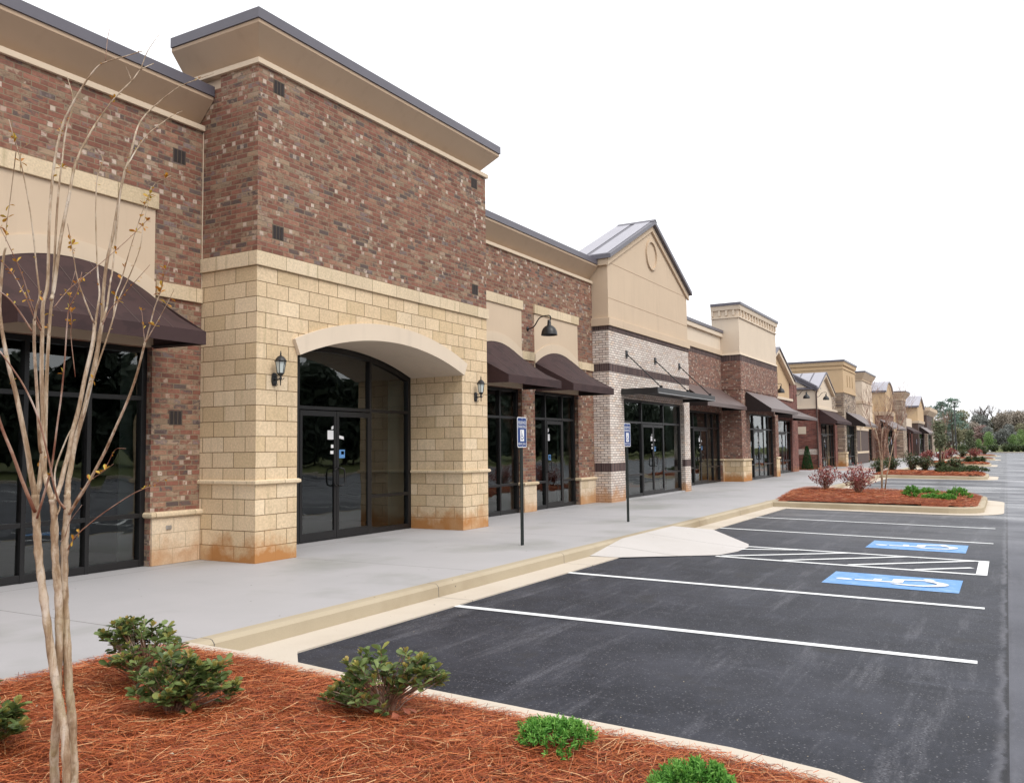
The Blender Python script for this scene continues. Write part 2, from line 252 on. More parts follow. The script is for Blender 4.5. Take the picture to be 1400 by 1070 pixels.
# ------------------------------------------------------------------ mesh helpers
class MB:
    def __init__(s): s.v = []; s.f = []
    def add(s, vs, fs):
        o = len(s.v); s.v += [tuple(p) for p in vs]; s.f += [tuple(i+o for i in f) for f in fs]; return s
    def box(s, x0, x1, y0, y1, z0, z1):
        return s.add([(x0, y0, z0), (x1, y0, z0), (x1, y1, z0), (x0, y1, z0), (x0, y0, z1), (x1, y0, z1), (x1, y1, z1), (x0, y1, z1)],
                     [(0, 3, 2, 1), (4, 5, 6, 7), (0, 1, 5, 4), (1, 2, 6, 5), (2, 3, 7, 6), (3, 0, 4, 7)])
    def prism(s, poly, axis, a, b):
        """poly: 2-D outline; axis 'y': (x,z) swept over y, 'x': (y,z) swept over x, 'z': (x,y) swept over z"""
        f = {'y': lambda p, t: (p[0], t, p[1]), 'x': lambda p, t: (t, p[0], p[1]), 'z': lambda p, t: (p[0], p[1], t)}[axis]
        n = len(poly)
        return s.add([f(p, a) for p in poly]+[f(p, b) for p in poly],
                     [tuple(range(n))[::-1], tuple(range(n, 2*n))]+[(i, (i+1) % n, n+(i+1) % n, n+i) for i in range(n)])
    def ring(s, outer, inner, axis, a, b):
        """open band between two polylines of equal length, swept"""
        for i in range(len(outer)-1): s.prism([outer[i], outer[i+1], inner[i+1], inner[i]], axis, a, b)
        return s
    def tube(s, pts, rs, k=6, cap=True):
        pts = [Vector(p) for p in pts]; n = len(pts); o = len(s.v); up = Vector((.31, .17, .93))
        for i, p in enumerate(pts):
            d = (pts[min(i+1, n-1)]-pts[max(i-1, 0)]).normalized(); a = d.cross(up)
            if a.length < 1e-3: a = d.cross(Vector((1, 0, 0)))
            a.normalize(); b = d.cross(a); r = rs[i] if hasattr(rs, '__len__') else rs
            for j in range(k):
                q = 2*math.pi*j/k; s.v.append(tuple(p+a*(r*math.cos(q))+b*(r*math.sin(q))))
        for i in range(n-1):
            for j in range(k): s.f.append((o+i*k+j, o+i*k+(j+1) % k, o+(i+1)*k+(j+1) % k, o+(i+1)*k+j))
        if cap: s.f += [tuple(o+j for j in range(k))[::-1], tuple(o+(n-1)*k+j for j in range(k))]
        return s
    def lathe(s, prof, k=16, c=(0, 0, 0), rot=None):
        o = len(s.v); n = len(prof)
        for r, z in prof:
            for j in range(k):
                q = 2*math.pi*(j+.5)/k; p = Vector((r*math.cos(q), r*math.sin(q), z))
                if rot: p = rot @ p
                s.v.append(tuple(p+Vector(c)))
        for i in range(n-1):
            for j in range(k): s.f.append((o+i*k+j, o+i*k+(j+1) % k, o+(i+1)*k+(j+1) % k, o+(i+1)*k+j))
        return s
    def sweep(s, prof, path, closed=True):
        """profile of (outward, z) carried along a plan polyline; outward is to the right of travel"""
        n = len(path); P = [Vector((p[0], p[1], 0)) for p in path]; k = len(prof); o = len(s.v)
        for i in range(n):
            def nrm(a, b): d = (b-a).normalized(); return Vector((d.y, -d.x, 0))
            if i == 0: mi = nrm(P[0], P[1])
            elif i == n-1: mi = nrm(P[-2], P[-1])
            else:
                a, b = nrm(P[i-1], P[i]), nrm(P[i], P[i+1]); mi = (a+b)/(1+a.dot(b))
            for (q, z) in prof: p = P[i]+mi*q; s.v.append((p.x, p.y, z))
        for i in range(n-1):
            for j in range(k if closed else k-1):
                s.f.append((o+i*k+j, o+(i+1)*k+j, o+(i+1)*k+(j+1) % k, o+i*k+(j+1) % k))
        if closed: s.f += [tuple(o+j for j in range(k)), tuple(o+(n-1)*k+j for j in range(k))[::-1]]
        return s
    def wall(s, x0, x1, z0, z1, y0, y1, holes=()):
        """a wall of the thickness y0..y1 with openings (xa, xb, ztop, arc or None)"""
        xs = x0
        for h in sorted(holes, key=lambda h: h[0]):
            if h[0] > xs+1e-4: s.box(xs, h[0], y0, y1, z0, z1)
            if len(h) > 3 and h[3]:
                n = 24; pts = [(h[0]+(h[1]-h[0])*i/n) for i in range(n+1)]
                for i in range(n):
                    a, b = pts[i], pts[i+1]; s.prism([(a, h[3](a)), (b, h[3](b)), (b, z1), (a, z1)], 'y', y0, y1)
            elif h[2] < z1-1e-4: s.box(h[0], h[1], y0, y1, h[2], z1)
            xs = h[1]
        if xs < x1-1e-4: s.box(xs, x1, y0, y1, z0, z1)
        return s
    def build(s, name, mat, parent=None, smooth=False, bevel=0, local=False):
        base = Vector((0, 0, 0))
        if parent is not None and not local:
            q = parent
            while q is not None: base += q.location; q = q.parent
        me = bpy.data.meshes.new(name); me.from_pydata([(x-base.x, y-base.y, z-base.z) for x, y, z in s.v], [], s.f)
        uvl = me.uv_layers.new(name='UVMap'); V = s.v
        for p in me.polygons:
            nx, ny, nz = (abs(c) for c in p.normal)
            for li, vi in zip(p.loop_indices, p.vertices):
                x, y, z = V[vi]
                uvl.data[li].uv = (x, z) if ny >= nx and ny >= nz else ((y, z) if nx >= nz else (x, y))
            p.use_smooth = smooth
        if mat: me.materials.append(MT[mat] if isinstance(mat, str) else mat)
        o = bpy.data.objects.new(name, me); COL.objects.link(o)
        if parent is not None: o.parent = parent
        if bevel:
            b = o.modifiers.new('bevel', 'BEVEL'); b.width = bevel; b.segments = 2; b.limit_method = 'ANGLE'
        return o

def npmesh(name, verts, polys, mat, parent=None, rnd=None, loc=None):
    """verts (N,3), polys (M,k): a fast mesh with a per-face random value"""
    me = bpy.data.meshes.new(name); n, k = polys.shape
    me.vertices.add(len(verts)); me.vertices.foreach_set('co', verts.astype(np.float32).ravel())
    me.loops.add(n*k); me.loops.foreach_set('vertex_index', polys.astype(np.int32).ravel())
    me.polygons.add(n); me.polygons.foreach_set('loop_start', (np.arange(n)*k).astype(np.int32)); me.polygons.foreach_set('loop_total', np.full(n, k, np.int32))
    a = me.attributes.new('rnd', 'FLOAT', 'FACE'); a.data.foreach_set('value', (rnd if rnd is not None else np.random.rand(n)).astype(np.float32))
    me.materials.append(MT[mat]); me.update(calc_edges=True); me.validate()
    o = bpy.data.objects.new(name, me); COL.objects.link(o)
    if parent is not None: o.parent = parent
    if loc is not None: o.location = loc
    return o

def thing(name, label, cat, loc=(0, 0, 0), group=None, rz=0):
    o = bpy.data.objects.new(name, None); COL.objects.link(o); o.location = loc; o.rotation_euler.z = rz
    o.empty_display_size = .2; tag(o, label, cat, group); return o
def tag(o, label, cat, group=None):
    o['label'] = label; o['category'] = cat
    if group: o['group'] = group
    return o
def struct(o, kind='structure'): o['kind'] = kind; return o
def copy_tree(o, parent=None):
    c = o.copy(); COL.objects.link(c)
    if parent is not None: c.parent = parent
    for ch in list(o.children): copy_tree(ch, c)
    return c
def dup(o, loc, label, rz=0, sc=1, group=None):
    c = copy_tree(o); c.location = loc; c.rotation_euler.z = rz
    c.scale = (sc, sc, sc) if not hasattr(sc, '__len__') else sc
    c['label'] = label
    if group: c['group'] = group
    return c
def arcf(xa, xb, zs, zm):
    c = (xb-xa)/2; h = zm-zs; R = (c*c+h*h)/(2*h); xm = (xa+xb)/2
    return lambda x: zm-R+math.sqrt(max(0, R*R-(x-xm)**2))
def text_mesh(s, size):
    cu = bpy.data.curves.new('t', 'FONT'); cu.body = s; cu.size = size; cu.align_x = 'CENTER'; cu.align_y = 'CENTER'
    o = bpy.data.objects.new('t', cu); COL.objects.link(o)
    dg = bpy.context.evaluated_depsgraph_get(); me = bpy.data.meshes.new_from_object(o.evaluated_get(dg))
    v = [tuple(x.co) for x in me.vertices]; f = [tuple(p.vertices) for p in me.polygons]
    bpy.data.objects.remove(o); bpy.data.curves.remove(cu); bpy.data.meshes.remove(me)
    return v, f
def isa(w):
    """the access symbol as flat pieces in a w-wide square, origin at lower left; returns quads/polys in 2-D"""
    out = []
    def seg(a, b, t):
        a = Vector(a); b = Vector(b); d = (b-a).normalized(); n = Vector((-d.y, d.x))*t/2; a = a-d*t*.35; b = b+d*t*.35
        out.append([a+n, b+n, b-n, a-n])
    out.append([Vector((.36+.075*math.cos(q), .93+.075*math.sin(q))) for q in [i*math.pi/8 for i in range(16)]])
    seg((.37, .80), (.40, .47), .10); seg((.39, .64), (.58, .64), .07); seg((.40, .46), (.66, .46), .10); seg((.67, .46), (.79, .20), .09); seg((.80, .18), (.90, .22), .07)
    ps = [Vector((.45+.30*math.cos(q), .32+.30*math.sin(q))) for q in [rad(a) for a in range(140, 336, 13)]]
    pi = [Vector((.45+.20*math.cos(q), .32+.20*math.sin(q))) for q in [rad(a) for a in range(140, 336, 13)]]
    for i in range(len(ps)-1): out.append([ps[i], ps[i+1], pi[i+1], pi[i]])
    return [[(p.x*w, p.y*w) for p in q] for q in out]

# ------------------------------------------------------------------ light
W = bpy.data.worlds.new('World'); SC.world = W; W.use_nodes = True; wn = W.node_tree
bg = wn.nodes['Background']; sky = wn.nodes.new('ShaderNodeTexSky'); sky.sky_type = 'NISHITA'; sky.sun_disc = False
SUN_EL, SUN_AZ = rad(50), rad(193)     # azimuth measured from +Y, clockwise
sky.sun_elevation = SUN_EL; sky.sun_rotation = SUN_AZ; sky.dust_density = 4; sky.air_density = 1.0
hs = wn.nodes.new('ShaderNodeHueSaturation'); hs.inputs['Saturation'].default_value = .18; wn.links.new(sky.outputs[0], hs.inputs['Color'])
mxw = wn.nodes.new('ShaderNodeMix'); mxw.data_type = 'RGBA'; mxw.inputs[0].default_value = .72; wn.links.new(hs.outputs[0], mxw.inputs[6]); mxw.inputs[7].default_value = (9.9, 9.95, 10.2, 1)
wn.links.new(mxw.outputs[2], bg.inputs['Color']); bg.inputs['Strength'].default_value = .15
sl = bpy.data.lights.new('sun', 'SUN'); sl.energy = 1.3; sl.angle = rad(25); sl.color = (1, .96, .90)
so = bpy.data.objects.new('sun', sl); COL.objects.link(so)
sd_ = Vector((math.sin(SUN_AZ)*math.cos(SUN_EL), math.cos(SUN_AZ)*math.cos(SUN_EL), math.sin(SUN_EL)))
so.rotation_euler = sd_.to_track_quat('Z', 'Y').to_euler(); so.location = (0, -20, 40)
SC.view_settings.view_transform = 'Standard'; SC.view_settings.look = 'None'; SC.view_settings.exposure = 0.16; SC.view_settings.gamma = 1
SC.cycles.use_adaptive_sampling = True; SC.cycles.max_bounces = 8; SC.cycles.transparent_max_bounces = 10; SC.cycles.caustics_reflective = False; SC.cycles.caustics_refractive = False
#@@BODY
# ------------------------------------------------------------------ shop fronts
def gz(y): return -.15 if y >= 5 else (-.15-.018*(5-y) if y >= 0 else -.24)
def storefront(root, x0, x1, z1, y, mull, trans, doors=(), arc=None, rail=.65, notices=True, lining=True, depth=.11):
    """dark aluminium glazing: window (> pane), each door (> pane, handle, notice)"""
    w = .055; mb = MB(); tops = (lambda x: z1) if arc is None else (lambda x: arc(min(max(x, x0), x1))-.004)
    def up(xa, xb, za):
        if arc is None: mb.box(xa, xb, y, y+depth, za, z1-.005)
        else: mb.prism([(xa, za), (xb, za), (xb, tops(xb)), (xa, tops(xa))], 'y', y, y+depth)
    dspan = [(d[0], d[1]) for d in doors]
    bx = sorted([x0]+list(mull)+[x1])
    for i, x in enumerate(bx):
        a, b = (x, x+w+.02) if i == 0 else ((x-w-.02, x) if i == len(bx)-1 else (x-w/2, x+w/2))
        up(a, b, 0)
    if arc is None: mb.box(x0+.075, x1-.075, y+.003, y+depth-.003, z1-.07, z1-.008)
    else:
        n = 28; xs = [x0+.075+(x1-x0-.15)*i/n for i in range(n+1)]
        mb.ring([(x, tops(x)-.002) for x in xs], [(x, tops(x)-.085) for x in xs], 'y', y+.003, y+depth-.003)
    for i in range(len(bx)-1):
        a = bx[i]+(w+.02 if i == 0 else w/2); b = bx[i+1]-(w+.02 if i == len(bx)-2 else w/2)
        indoor = any(a >= d0-.1 and b <= d1+.1 for d0, d1 in dspan)
        for z in trans: mb.box(a, b, y+.004, y+depth-.004, z-.028, z+.028)
        if not indoor:
            mb.box(a, b, y+.004, y+depth-.004, rail-.028, rail+.028); mb.box(a, b, y+.004, y+depth-.004, 0.005, .095)
    win = mb.build('window', 'frame', root, bevel=.003)
    gp = MB(); zs = [.05]+([rail] if rail else [])+sorted(trans)
    for i in range(len(bx)-1):
        a, b = bx[i], bx[i+1]
        indoor = any(a >= d0-.1 and b <= d1+.1 for d0, d1 in dspan)
        cells = [max(trans)] if indoor else zs
        for j, za in enumerate(cells):
            zb = cells[j+1] if j+1 < len(cells) else None
            t1, t2 = random.uniform(-.004, .004), random.uniform(-.004, .004)
            if zb is None and arc is not None:
                n = 14; xs = [a+.01+(b-a-.02)*k/n for k in range(n+1)]
                gp.add([(a+.01, y+.05, za), (b-.01, y+.05, za)]+[(x, y+.05, tops(x)-.02) for x in reversed(xs)], [tuple(range(n+3))])
            else:
                zb = zb or z1-.02
                gp.add([(a+.01, y+.05+t1, za), (b-.01, y+.05-t1, za), (b-.01, y+.05+t2, zb), (a+.01, y+.05-t2, zb)], [(0, 1, 2, 3)])
    gp.build('pane', 'glass', win)
    zt = min(trans)-.03
    for d in doors:
        a, b, n = d; lw = (b-a-w)/n
        for k in range(n):
            xa = a+w/2+lw*k+.004; xb = xa+lw-.008; s = .058; mb = MB(); yy = y-.006
            mb.box(xa, xa+s, yy, yy+.045, .012, zt-.012); mb.box(xb-s, xb, yy, yy+.045, .012, zt-.012)
            mb.box(xa+s, xb-s, yy+.001, yy+.044, zt-.10, zt-.013); mb.box(xa+s, xb-s, yy+.001, yy+.044, .013, .15)
            dr = mb.build('door', 'frame', root, bevel=.003)
            MB().add([(xa+s-.005, yy+.02+random.uniform(-.003, .003), .14), (xb-s+.005, yy+.02, .14), (xb-s+.005, yy+.022, zt-.09), (xa+s-.005, yy+.02, zt-.09)], [(0, 1, 2, 3)]).build('pane', 'glass', dr)
            rt = (k == 0) if n == 2 else False         # pull handle beside the meeting stile
            hx = xb-s*.5 if rt else xa+s*.5; dx = -.10 if rt else .10; hz = 1.02
            pts = [(hx, yy-.002, hz+.14), (hx+dx*.15, yy-.055, hz+.145), (hx+dx*.75, yy-.06, hz+.13), (hx+dx, yy-.06, hz+.08), (hx+dx, yy-.06, hz-.08), (hx+dx*.75, yy-.06, hz-.13), (hx+dx*.15, yy-.055, hz-.145), (hx, yy-.002, hz-.14)]
            MB().tube(pts, .0135, 8).build('handle', 'black', dr, smooth=True)
            if notices:
                def paper(x, z, ww, hh, m='white', tilt=0.):
                    yq = yy+.012
                    MB().add([(x, yq, z), (x+ww, yq, z+tilt), (x+ww, yq, z+hh+tilt), (x, yq, z+hh), (x, yq+.003, z), (x+ww, yq+.003, z+tilt), (x+ww, yq+.003, z+hh+tilt), (x, yq+.003, z+hh)], [(0, 1, 2, 3), (7, 6, 5, 4), (0, 4, 5, 1), (1, 5, 6, 2), (2, 6, 7, 3), (3, 7, 4, 0)]).build('notice', m, dr)
                if n == 2 and k == 0:
                    paper(xb-s-.15, 1.64, .145, .15); paper(xb-s-.055, 1.80, .05, .05, tilt=.02); paper(xb-s-.065, 1.50, .06, .055); paper(xb-s-.08, 1.40, .075, .055)
                elif n == 2:
                    paper(xa+s+.015, 1.66, .11, .05, tilt=-.02); paper(xa+s+.005, 1.33, .15, .14, 'lightblue'); paper(xa+s+.06, 1.39, .075, .055)
                else:
                    paper(xa+s+.03, 1.64, .10, .16); paper(xa+s+.03, 1.84, .05, .08, tilt=.03); paper(xa+s+.05, 1.15, .12, .15, 'lightblue'); paper(xa+s+.09, 1.20, .06, .08)
    if lining:
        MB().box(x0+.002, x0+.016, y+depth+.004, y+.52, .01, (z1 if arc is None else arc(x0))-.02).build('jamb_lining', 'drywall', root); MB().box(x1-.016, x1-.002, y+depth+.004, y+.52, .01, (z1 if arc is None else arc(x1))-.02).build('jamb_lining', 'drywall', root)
    return win
def shell(root, x0, x1, yf, zt, yb=17.):
    """the plain rear of a shop: floor, back and side walls, flat roof"""
    i = .01
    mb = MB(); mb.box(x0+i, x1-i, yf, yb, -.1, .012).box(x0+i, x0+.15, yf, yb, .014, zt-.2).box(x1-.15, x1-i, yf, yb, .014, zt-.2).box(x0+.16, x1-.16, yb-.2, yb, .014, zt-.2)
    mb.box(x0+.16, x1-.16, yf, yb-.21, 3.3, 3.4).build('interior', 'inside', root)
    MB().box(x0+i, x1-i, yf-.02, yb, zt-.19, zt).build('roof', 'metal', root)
def blocks(*bs):
    mb = MB()
    for b in bs: mb.box(*b)
    return mb
def flare(root, path, z, o=.2, rise=.33, cap=.14, wide=.5, base=-.12):
    """pale strip, sloping stucco cornice and dark metal coping along a plan path"""
    MB().sweep([(-.2, z), (.045, z), (.045, z+.075), (-.2, z+.075)], path).build('trim_strip', 'trim', root, bevel=.006)
    zb = z+.079
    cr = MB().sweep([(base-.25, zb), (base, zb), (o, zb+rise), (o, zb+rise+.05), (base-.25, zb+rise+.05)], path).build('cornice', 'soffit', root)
    zc = zb+rise+.053
    MB().sweep([(-wide, zc), (o+.022, zc), (o+.022, zc+cap), (-wide, zc+cap+.03)], path).build('coping', 'metal', cr)
def vent(root, x, z, y, w=.19, h=.17):
    mb = MB().box(x-.012, x+w+.012, y-.0015, y+.02, z-.012, z+h+.012); o = mb.build('vent', 'trunk', root)
    for k in range(3): MB().box(x+k*w/3+.011, x+(k+1)*w/3-.011, y-.006, y-.002, z, z+h).build('slot', 'vent', o)
class each:
    """every box a part of its own"""
    def __init__(s, *bs): s.bs = bs
    def build(s, name, mat, root, bevel=0):
        for b_ in s.bs: MB().box(*b_).build(name, mat, root, bevel=bevel)
def stone_cap(root, boxes, name='stone_cap'):
    for b in boxes:
        x0, x1, y0, z0, z1 = b; r = (z1-z0)/2; o = r*1.2
        pr = [(.0, z0), (o*.6, z0+.004), (o, z0+r*.6), (o, z1-r*.6), (o*.6, z1-.004), (0, z1)]
        MB().sweep([(-.25, z0)]+pr+[(-.25, z1)], [(x0, y0+.3), (x0, y0), (x1, y0), (x1, y0+.3)]).build(name, 'cast', root)

WY = 9.60           # plane of the recessed brick wall
def bay_panel(root, x0, x1):
    """stucco panel over a shop window, its lintel and raised arch line"""
    y = WY
    MB().box(x0, x1, y-.014, y+.10, 2.822, 4.64).build('stucco_panel', 'eifs', root)
    f = arcf(x0, x1, 3.68, 4.01); g = arcf(x0, x1, 3.49, 3.82); n = 24; xs = [x0+(x1-x0)*i/n for i in range(n+1)]
    MB().ring([(x, f(x)) for x in xs], [(x, g(x)-.03) for x in xs], 'y', y-.036, y-.015).build('arch_moulding', 'trim', root)
    MB().box(x0-.03, x1+.03, y-.05, y+.10, 4.642, 4.85).build('lintel', 'cast', root, bevel=.006)

# ---- 1: the wing nearest the camera
b = thing('brick_shop', 'dark brick shop nearest the camera, one wide arched bay behind the bare tree', 'shop building', (4.1, WY, 0))
XA = -1.5; B1 = (5.0, 7.38)
MB().wall(XA, 8.155, 0, 5.93, WY, WY+.35, [(B1[0], B1[1], 2.82)]).build('wall', 'brick', b)
bay_panel(b, *B1)
each((B1[1]+.03, 8.15, WY-.035, WY+.02, 3.505, 3.70), (XA, B1[0]-.03, WY-.035, WY+.02, 3.505, 3.70)).build('stone_band', 'cast', b, bevel=.005)
each((B1[1]+.012, 8.15, WY-.03, WY+.02, .003, .606), (XA, B1[0]-.012, WY-.03, WY+.02, .003, .606)).build('stone_base', 'paleblock', b)
stone_cap(b, [(B1[1]+.012, 8.14, WY-.03, .61, .69)])
storefront(b, B1[0], B1[1], 2.82, WY+.10, [5.79, 6.58], [2.16])
flare(b, [(XA, WY), (8.15, WY)], 5.93)
for x, z in ((7.66, 5.38), (7.66, 1.83)): vent(b, x, z, WY)
MB().box(8.146, 8.157, WY-.008, WY-.001, 3.71, 5.92).build('sealant_joint', 'trim', b)
MB().box(7.60, 7.68, WY-.05, WY-.031, .455, .505).build('outlet_cover', 'steel', b, bevel=.004)
shell(b, XA, 8.14, WY+.36, 5.6)

# ---- 2: the stone and brick tower with the arched doorway
TX0, TX1, TY, DY = 8.16, 13.99, 8.54, 9.70
AX0, AX1 = 8.92, 13.12
b = thing('brick_shop', 'tall brick shop on a tan stone base with one big arched doorway', 'shop building', (11.07, TY, 0))
af = arcf(AX0, AX1, 2.90, 3.29); ai = arcf(AX0, AX1, 2.79, 3.175)
mb = MB(); mb.wall(TX0, TX1, 0, 3.925, TY, DY-.005, [(AX0, AX1, 0, af)])
mb.build('stone_base', 'stone', b)
ao = lambda x: arcf(AX0-.11, AX1+.11, 3.0, 3.44)(x)
n = 36; ip = [(AX0+(AX1-AX0)*i/n) for i in range(n+1)]; op = [(AX0-.10+(AX1-AX0+.20)*i/n) for i in range(n+1)]
MB().ring([(x, ao(x)) for x in op], [(x, ai(x)) for x in ip], 'y', TY-.055, TY+.06).ring([(x, ai(x)+.09) for x in ip], [(x, ai(x)+.001) for x in ip], 'y', TY+.0605, DY-.02).build('arch_surround', 'cream', b)
MB().sweep([(-.3, 3.927), (.035, 3.927), (.035, 4.117), (-.3, 4.117)], [(TX0, 9.60), (TX0, TY), (TX1, TY), (TX1, 9.60)]).build('stone_band', 'cast', b, bevel=.006)
for pth in ([(TX0, 9.60), (TX0, TY), (AX0, TY), (AX0, DY-.02)], [(AX1, DY-.02), (AX1, TY), (TX1, TY), (TX1, 9.60)]):
    MB().sweep([(-.1, 1.015), (.02, 1.018), (.042, 1.032), (.042, 1.065), (.02, 1.08), (-.1, 1.083)], pth).build('stone_cap', 'cast', b)
MB().box(TX0, TX1, TY, TY+.4, 4.119, 6.67).box(TX0, TX0+.3, TY+.4, 9.27, 4.119, 6.67).box(TX1-.3, TX1, TY+.4, 9.27, 4.119, 6.67).box(TX0+.002, TX0+.3, 9.27, 9.95, 4.119, 6.5).box(TX1-.3, TX1-.002, 9.27, 9.95, 4.119, 6.5).build('wall', 'brick', b)
MB().box(TX0+.06, TX1-.06, 9.272, 10.02, 6.51, 6.76).build('parapet', 'eifs', b)
flare(b, [(TX0, 10.05), (TX0, TY), (TX1, TY), (TX1, 10.05)], 6.67, rise=.37)
for x, z in ((8.44, 6.38), (13.49, 6.38), (8.44, 4.35), (13.49, 4.35)): vent(b, x, z, TY)
storefront(b, AX0, AX1, 2.79, DY, [10.16, 11.05+.90], [2.15], [(10.16, 11.95, 2)], arc=ai)
shell(b, TX0, TX1, DY+.36, 6.2)

# ---- 3: brick wing with two arched awnings
b = thing('brick_shop', 'brick shop between the stone doorway and the white brick gable, two arched bays', 'shop building', (17.8, WY, 0))
P1, P2 = (14.89, 17.25), (17.87, 20.24); MX0, MX1 = 13.995, 21.20
MB().wall(MX0, MX1, 0, 5.88, WY, WY+.35, [(P1[0], P1[1], 2.82), (P2[0], P2[1], 2.82)]).build('wall', 'brick', b)
bay_panel(b, *P1); bay_panel(b, *P2)
each((MX0, P1[0]-.03, WY-.035, WY+.02, 3.505, 3.70), (P1[1]+.03, P2[0]-.03, WY-.035, WY+.02, 3.505, 3.70), (P2[1]+.03, MX1, WY-.035, WY+.02, 3.505, 3.70)).build('stone_band', 'cast', b, bevel=.005)
each((P1[1]+.012, P2[0]-.012, WY-.03, WY+.02, .003, .606), (P2[1]+.012, MX1, WY-.03, WY+.02, .003, .606), (MX0, P1[0]-.012, WY-.03, WY+.02, .003, .606)).build('stone_base', 'paleblock', b)
stone_cap(b, [(P1[1]+.012, P2[0]-.012, WY-.03, .61, .69), (P2[1]+.012, MX1-.01, WY-.03, .61, .69)])
storefront(b, P1[0], P1[1], 2.82, WY+.10, [15.68, 16.43], [2.16])
storefront(b, P2[0], P2[1], 2.82, WY+.10, [18.60, 19.52], [2.17], [(18.60, 19.52, 1)])
flare(b, [(MX0, WY), (MX1, WY)], 5.88, rise=.37)
shell(b, MX0, MX1, WY+.36, 5.6)

# ---- 4: white brick gable
GX0, GX1, GY = 21.75, 28.58, 9.36; O = (22.76, 28.0)
b = thing('gabled_shop', 'white brick shop with a cream gable, round medallion and flat black canopy', 'shop building', (25.1, GY, 0))
mb = MB()
def band(z0, z1, o, side=True):
    return MB().sweep([(-.2, z0), (o, z0), (o, z1), (-.2, z1)], [(GX0, 10.2), (GX0, GY), (GX1, GY), (GX1, 10.2)])
mb.wall(GX0, GX1, -.06, 4.69, GY, GY+.5, [(O[0], O[1], 2.86)]).box(GX0, GX0+.5, GY+.5, 10.3, -.06, 4.69).box(GX1-.5, GX1, GY+.5, 10.3, -.06, 4.69).build('wall', 'whitebrick', b)
band(3.545, 3.765, .006).build('soldier_course', 'soldier', b); band(4.69, 4.80, .02).build('soldier_course', 'soldier', b)
MB().sweep([(-.2, .80), (.006, .80), (.006, 1.035), (-.2, 1.035)], [(GX0, 10.2), (GX0, GY), (O[0], GY), (O[0], GY+.1)]).build('soldier_course', 'soldier', b)
MB().sweep([(-.2, .80), (.006, .80), (.006, 1.035), (-.2, 1.035)], [(O[1], GY+.1), (O[1], GY), (GX1, GY), (GX1, 10.2)]).build('soldier_course', 'soldier', b)
band(4.802, 5.02, .06).build('stucco_base', 'eifs', b, bevel=.008)
gxm = 25.2; ez, az = 6.72, 8.36
MB().prism([(GX0+.02, 5.0), (GX1-.02, 5.0), (GX1-.02, ez), (gxm, az), (GX0+.02, ez)], 'y', GY+.005, 10.35).build('gable', 'eifs', b)
jl = MB(); jl.box(GX0+.03, GX1-.03, GY-.001, GY+.02, 5.575, 5.587).box(GX0+.2, GX1-.2, GY-.001, GY+.02, 6.57, 6.582); jl.build('joint', 'soffit', b)
dx = gxm-GX0+.02; sl_ = (az-ez)/(gxm-GX0-.02)
def rake(o, th, x_over):   # rake band following both slopes
    return [(GX0-x_over, ez+o-sl_*(x_over+.02)), (gxm, az+o), (GX1+x_over, ez+o-sl_*(x_over+.02)), (GX1+x_over, ez+o-th-sl_*(x_over+.02)), (gxm, az+o-th), (GX0-x_over, ez+o-th-sl_*(x_over+.02))]
rp = rake(.0, .20, .07)
mb = MB(); mb.prism([rp[0], rp[1], rp[4], rp[5]], 'y', GY-.06, GY+.0).prism([rp[1], rp[2], rp[3], rp[4]], 'y', GY-.06, GY+.0)
mb.box(GX0-.07, GX0+.018, GY+.002, 10.3, ez-.24, ez-.05).build('rake_trim', 'eifs', b)
rp = rake(.12, .115, .13); rf = MB().prism([rp[0], rp[1], rp[4], rp[5]], 'y', GY-.16, 10.42).prism([rp[1], rp[2], rp[3], rp[4]], 'y', GY-.16, 10.42).build('roof', 'metal', b)
sm = MB()
for k in range(2):
    ya, yb = GY-.04+k*.66, GY-.04+k*.66+.5
    for sgn in (-1, 1):
        xe = gxm+sgn*(gxm-GX0+.08); xi = gxm+sgn*.06
        za, zb = az+.124-sl_*abs(xe-gxm), az+.124-sl_*.06
        pts = [(xe, ya, za), (xi, ya, zb), (xi, yb, zb), (xe, yb, za)]
        sm.add([(x, y, z-.0) for x, y, z in pts]+[(x, y, z+.012) for x, y, z in pts], [(4, 5, 6, 7) if sgn < 0 else (7, 6, 5, 4), (0, 1, 5, 4), (1, 2, 6, 5), (2, 3, 7, 6), (3, 0, 4, 7)])
sm.build('roof_panel', 'seam', rf)
MB().prism([(gxm-.14, az+.07), (gxm, az+.145), (gxm+.14, az+.07), (gxm, az+.165)], 'y', GY-.17, 10.44).build('ridge_cap', 'metal', rf)
q = [i*math.pi/20 for i in range(41)]
MB().ring([(gxm+.47*math.cos(a), 7.40+.47*math.sin(a)) for a in q], [(gxm+.40*math.cos(a), 7.40+.40*math.sin(a)) for a in q], 'y', GY-.05, GY+.02).build('medallion', 'eifs', b, bevel=.006)
MB().wall(O[0]-.0, O[1], 2.865, 3.0, GY+.1, GY+.3).build('lintel', 'soldier', b)
storefront(b, O[0], O[1], 2.86, GY+.14, [24.47, 26.35], [2.19], [(24.47, 26.35, 2)])
shell(b, GX0, GX1, GY+.51, 5.5)
MB().box(O[0], O[1], GY+.02, GY+.5, -.06, .004).build('threshold', 'walk', b)
GS = .975      # this unit was laid out at a nominal distance; its measured size is 2.5 % less
def fit(o): o.location = CAM+(Vector(o.location)-CAM)*GS; o.scale = (GS, GS, GS)
fit(b)
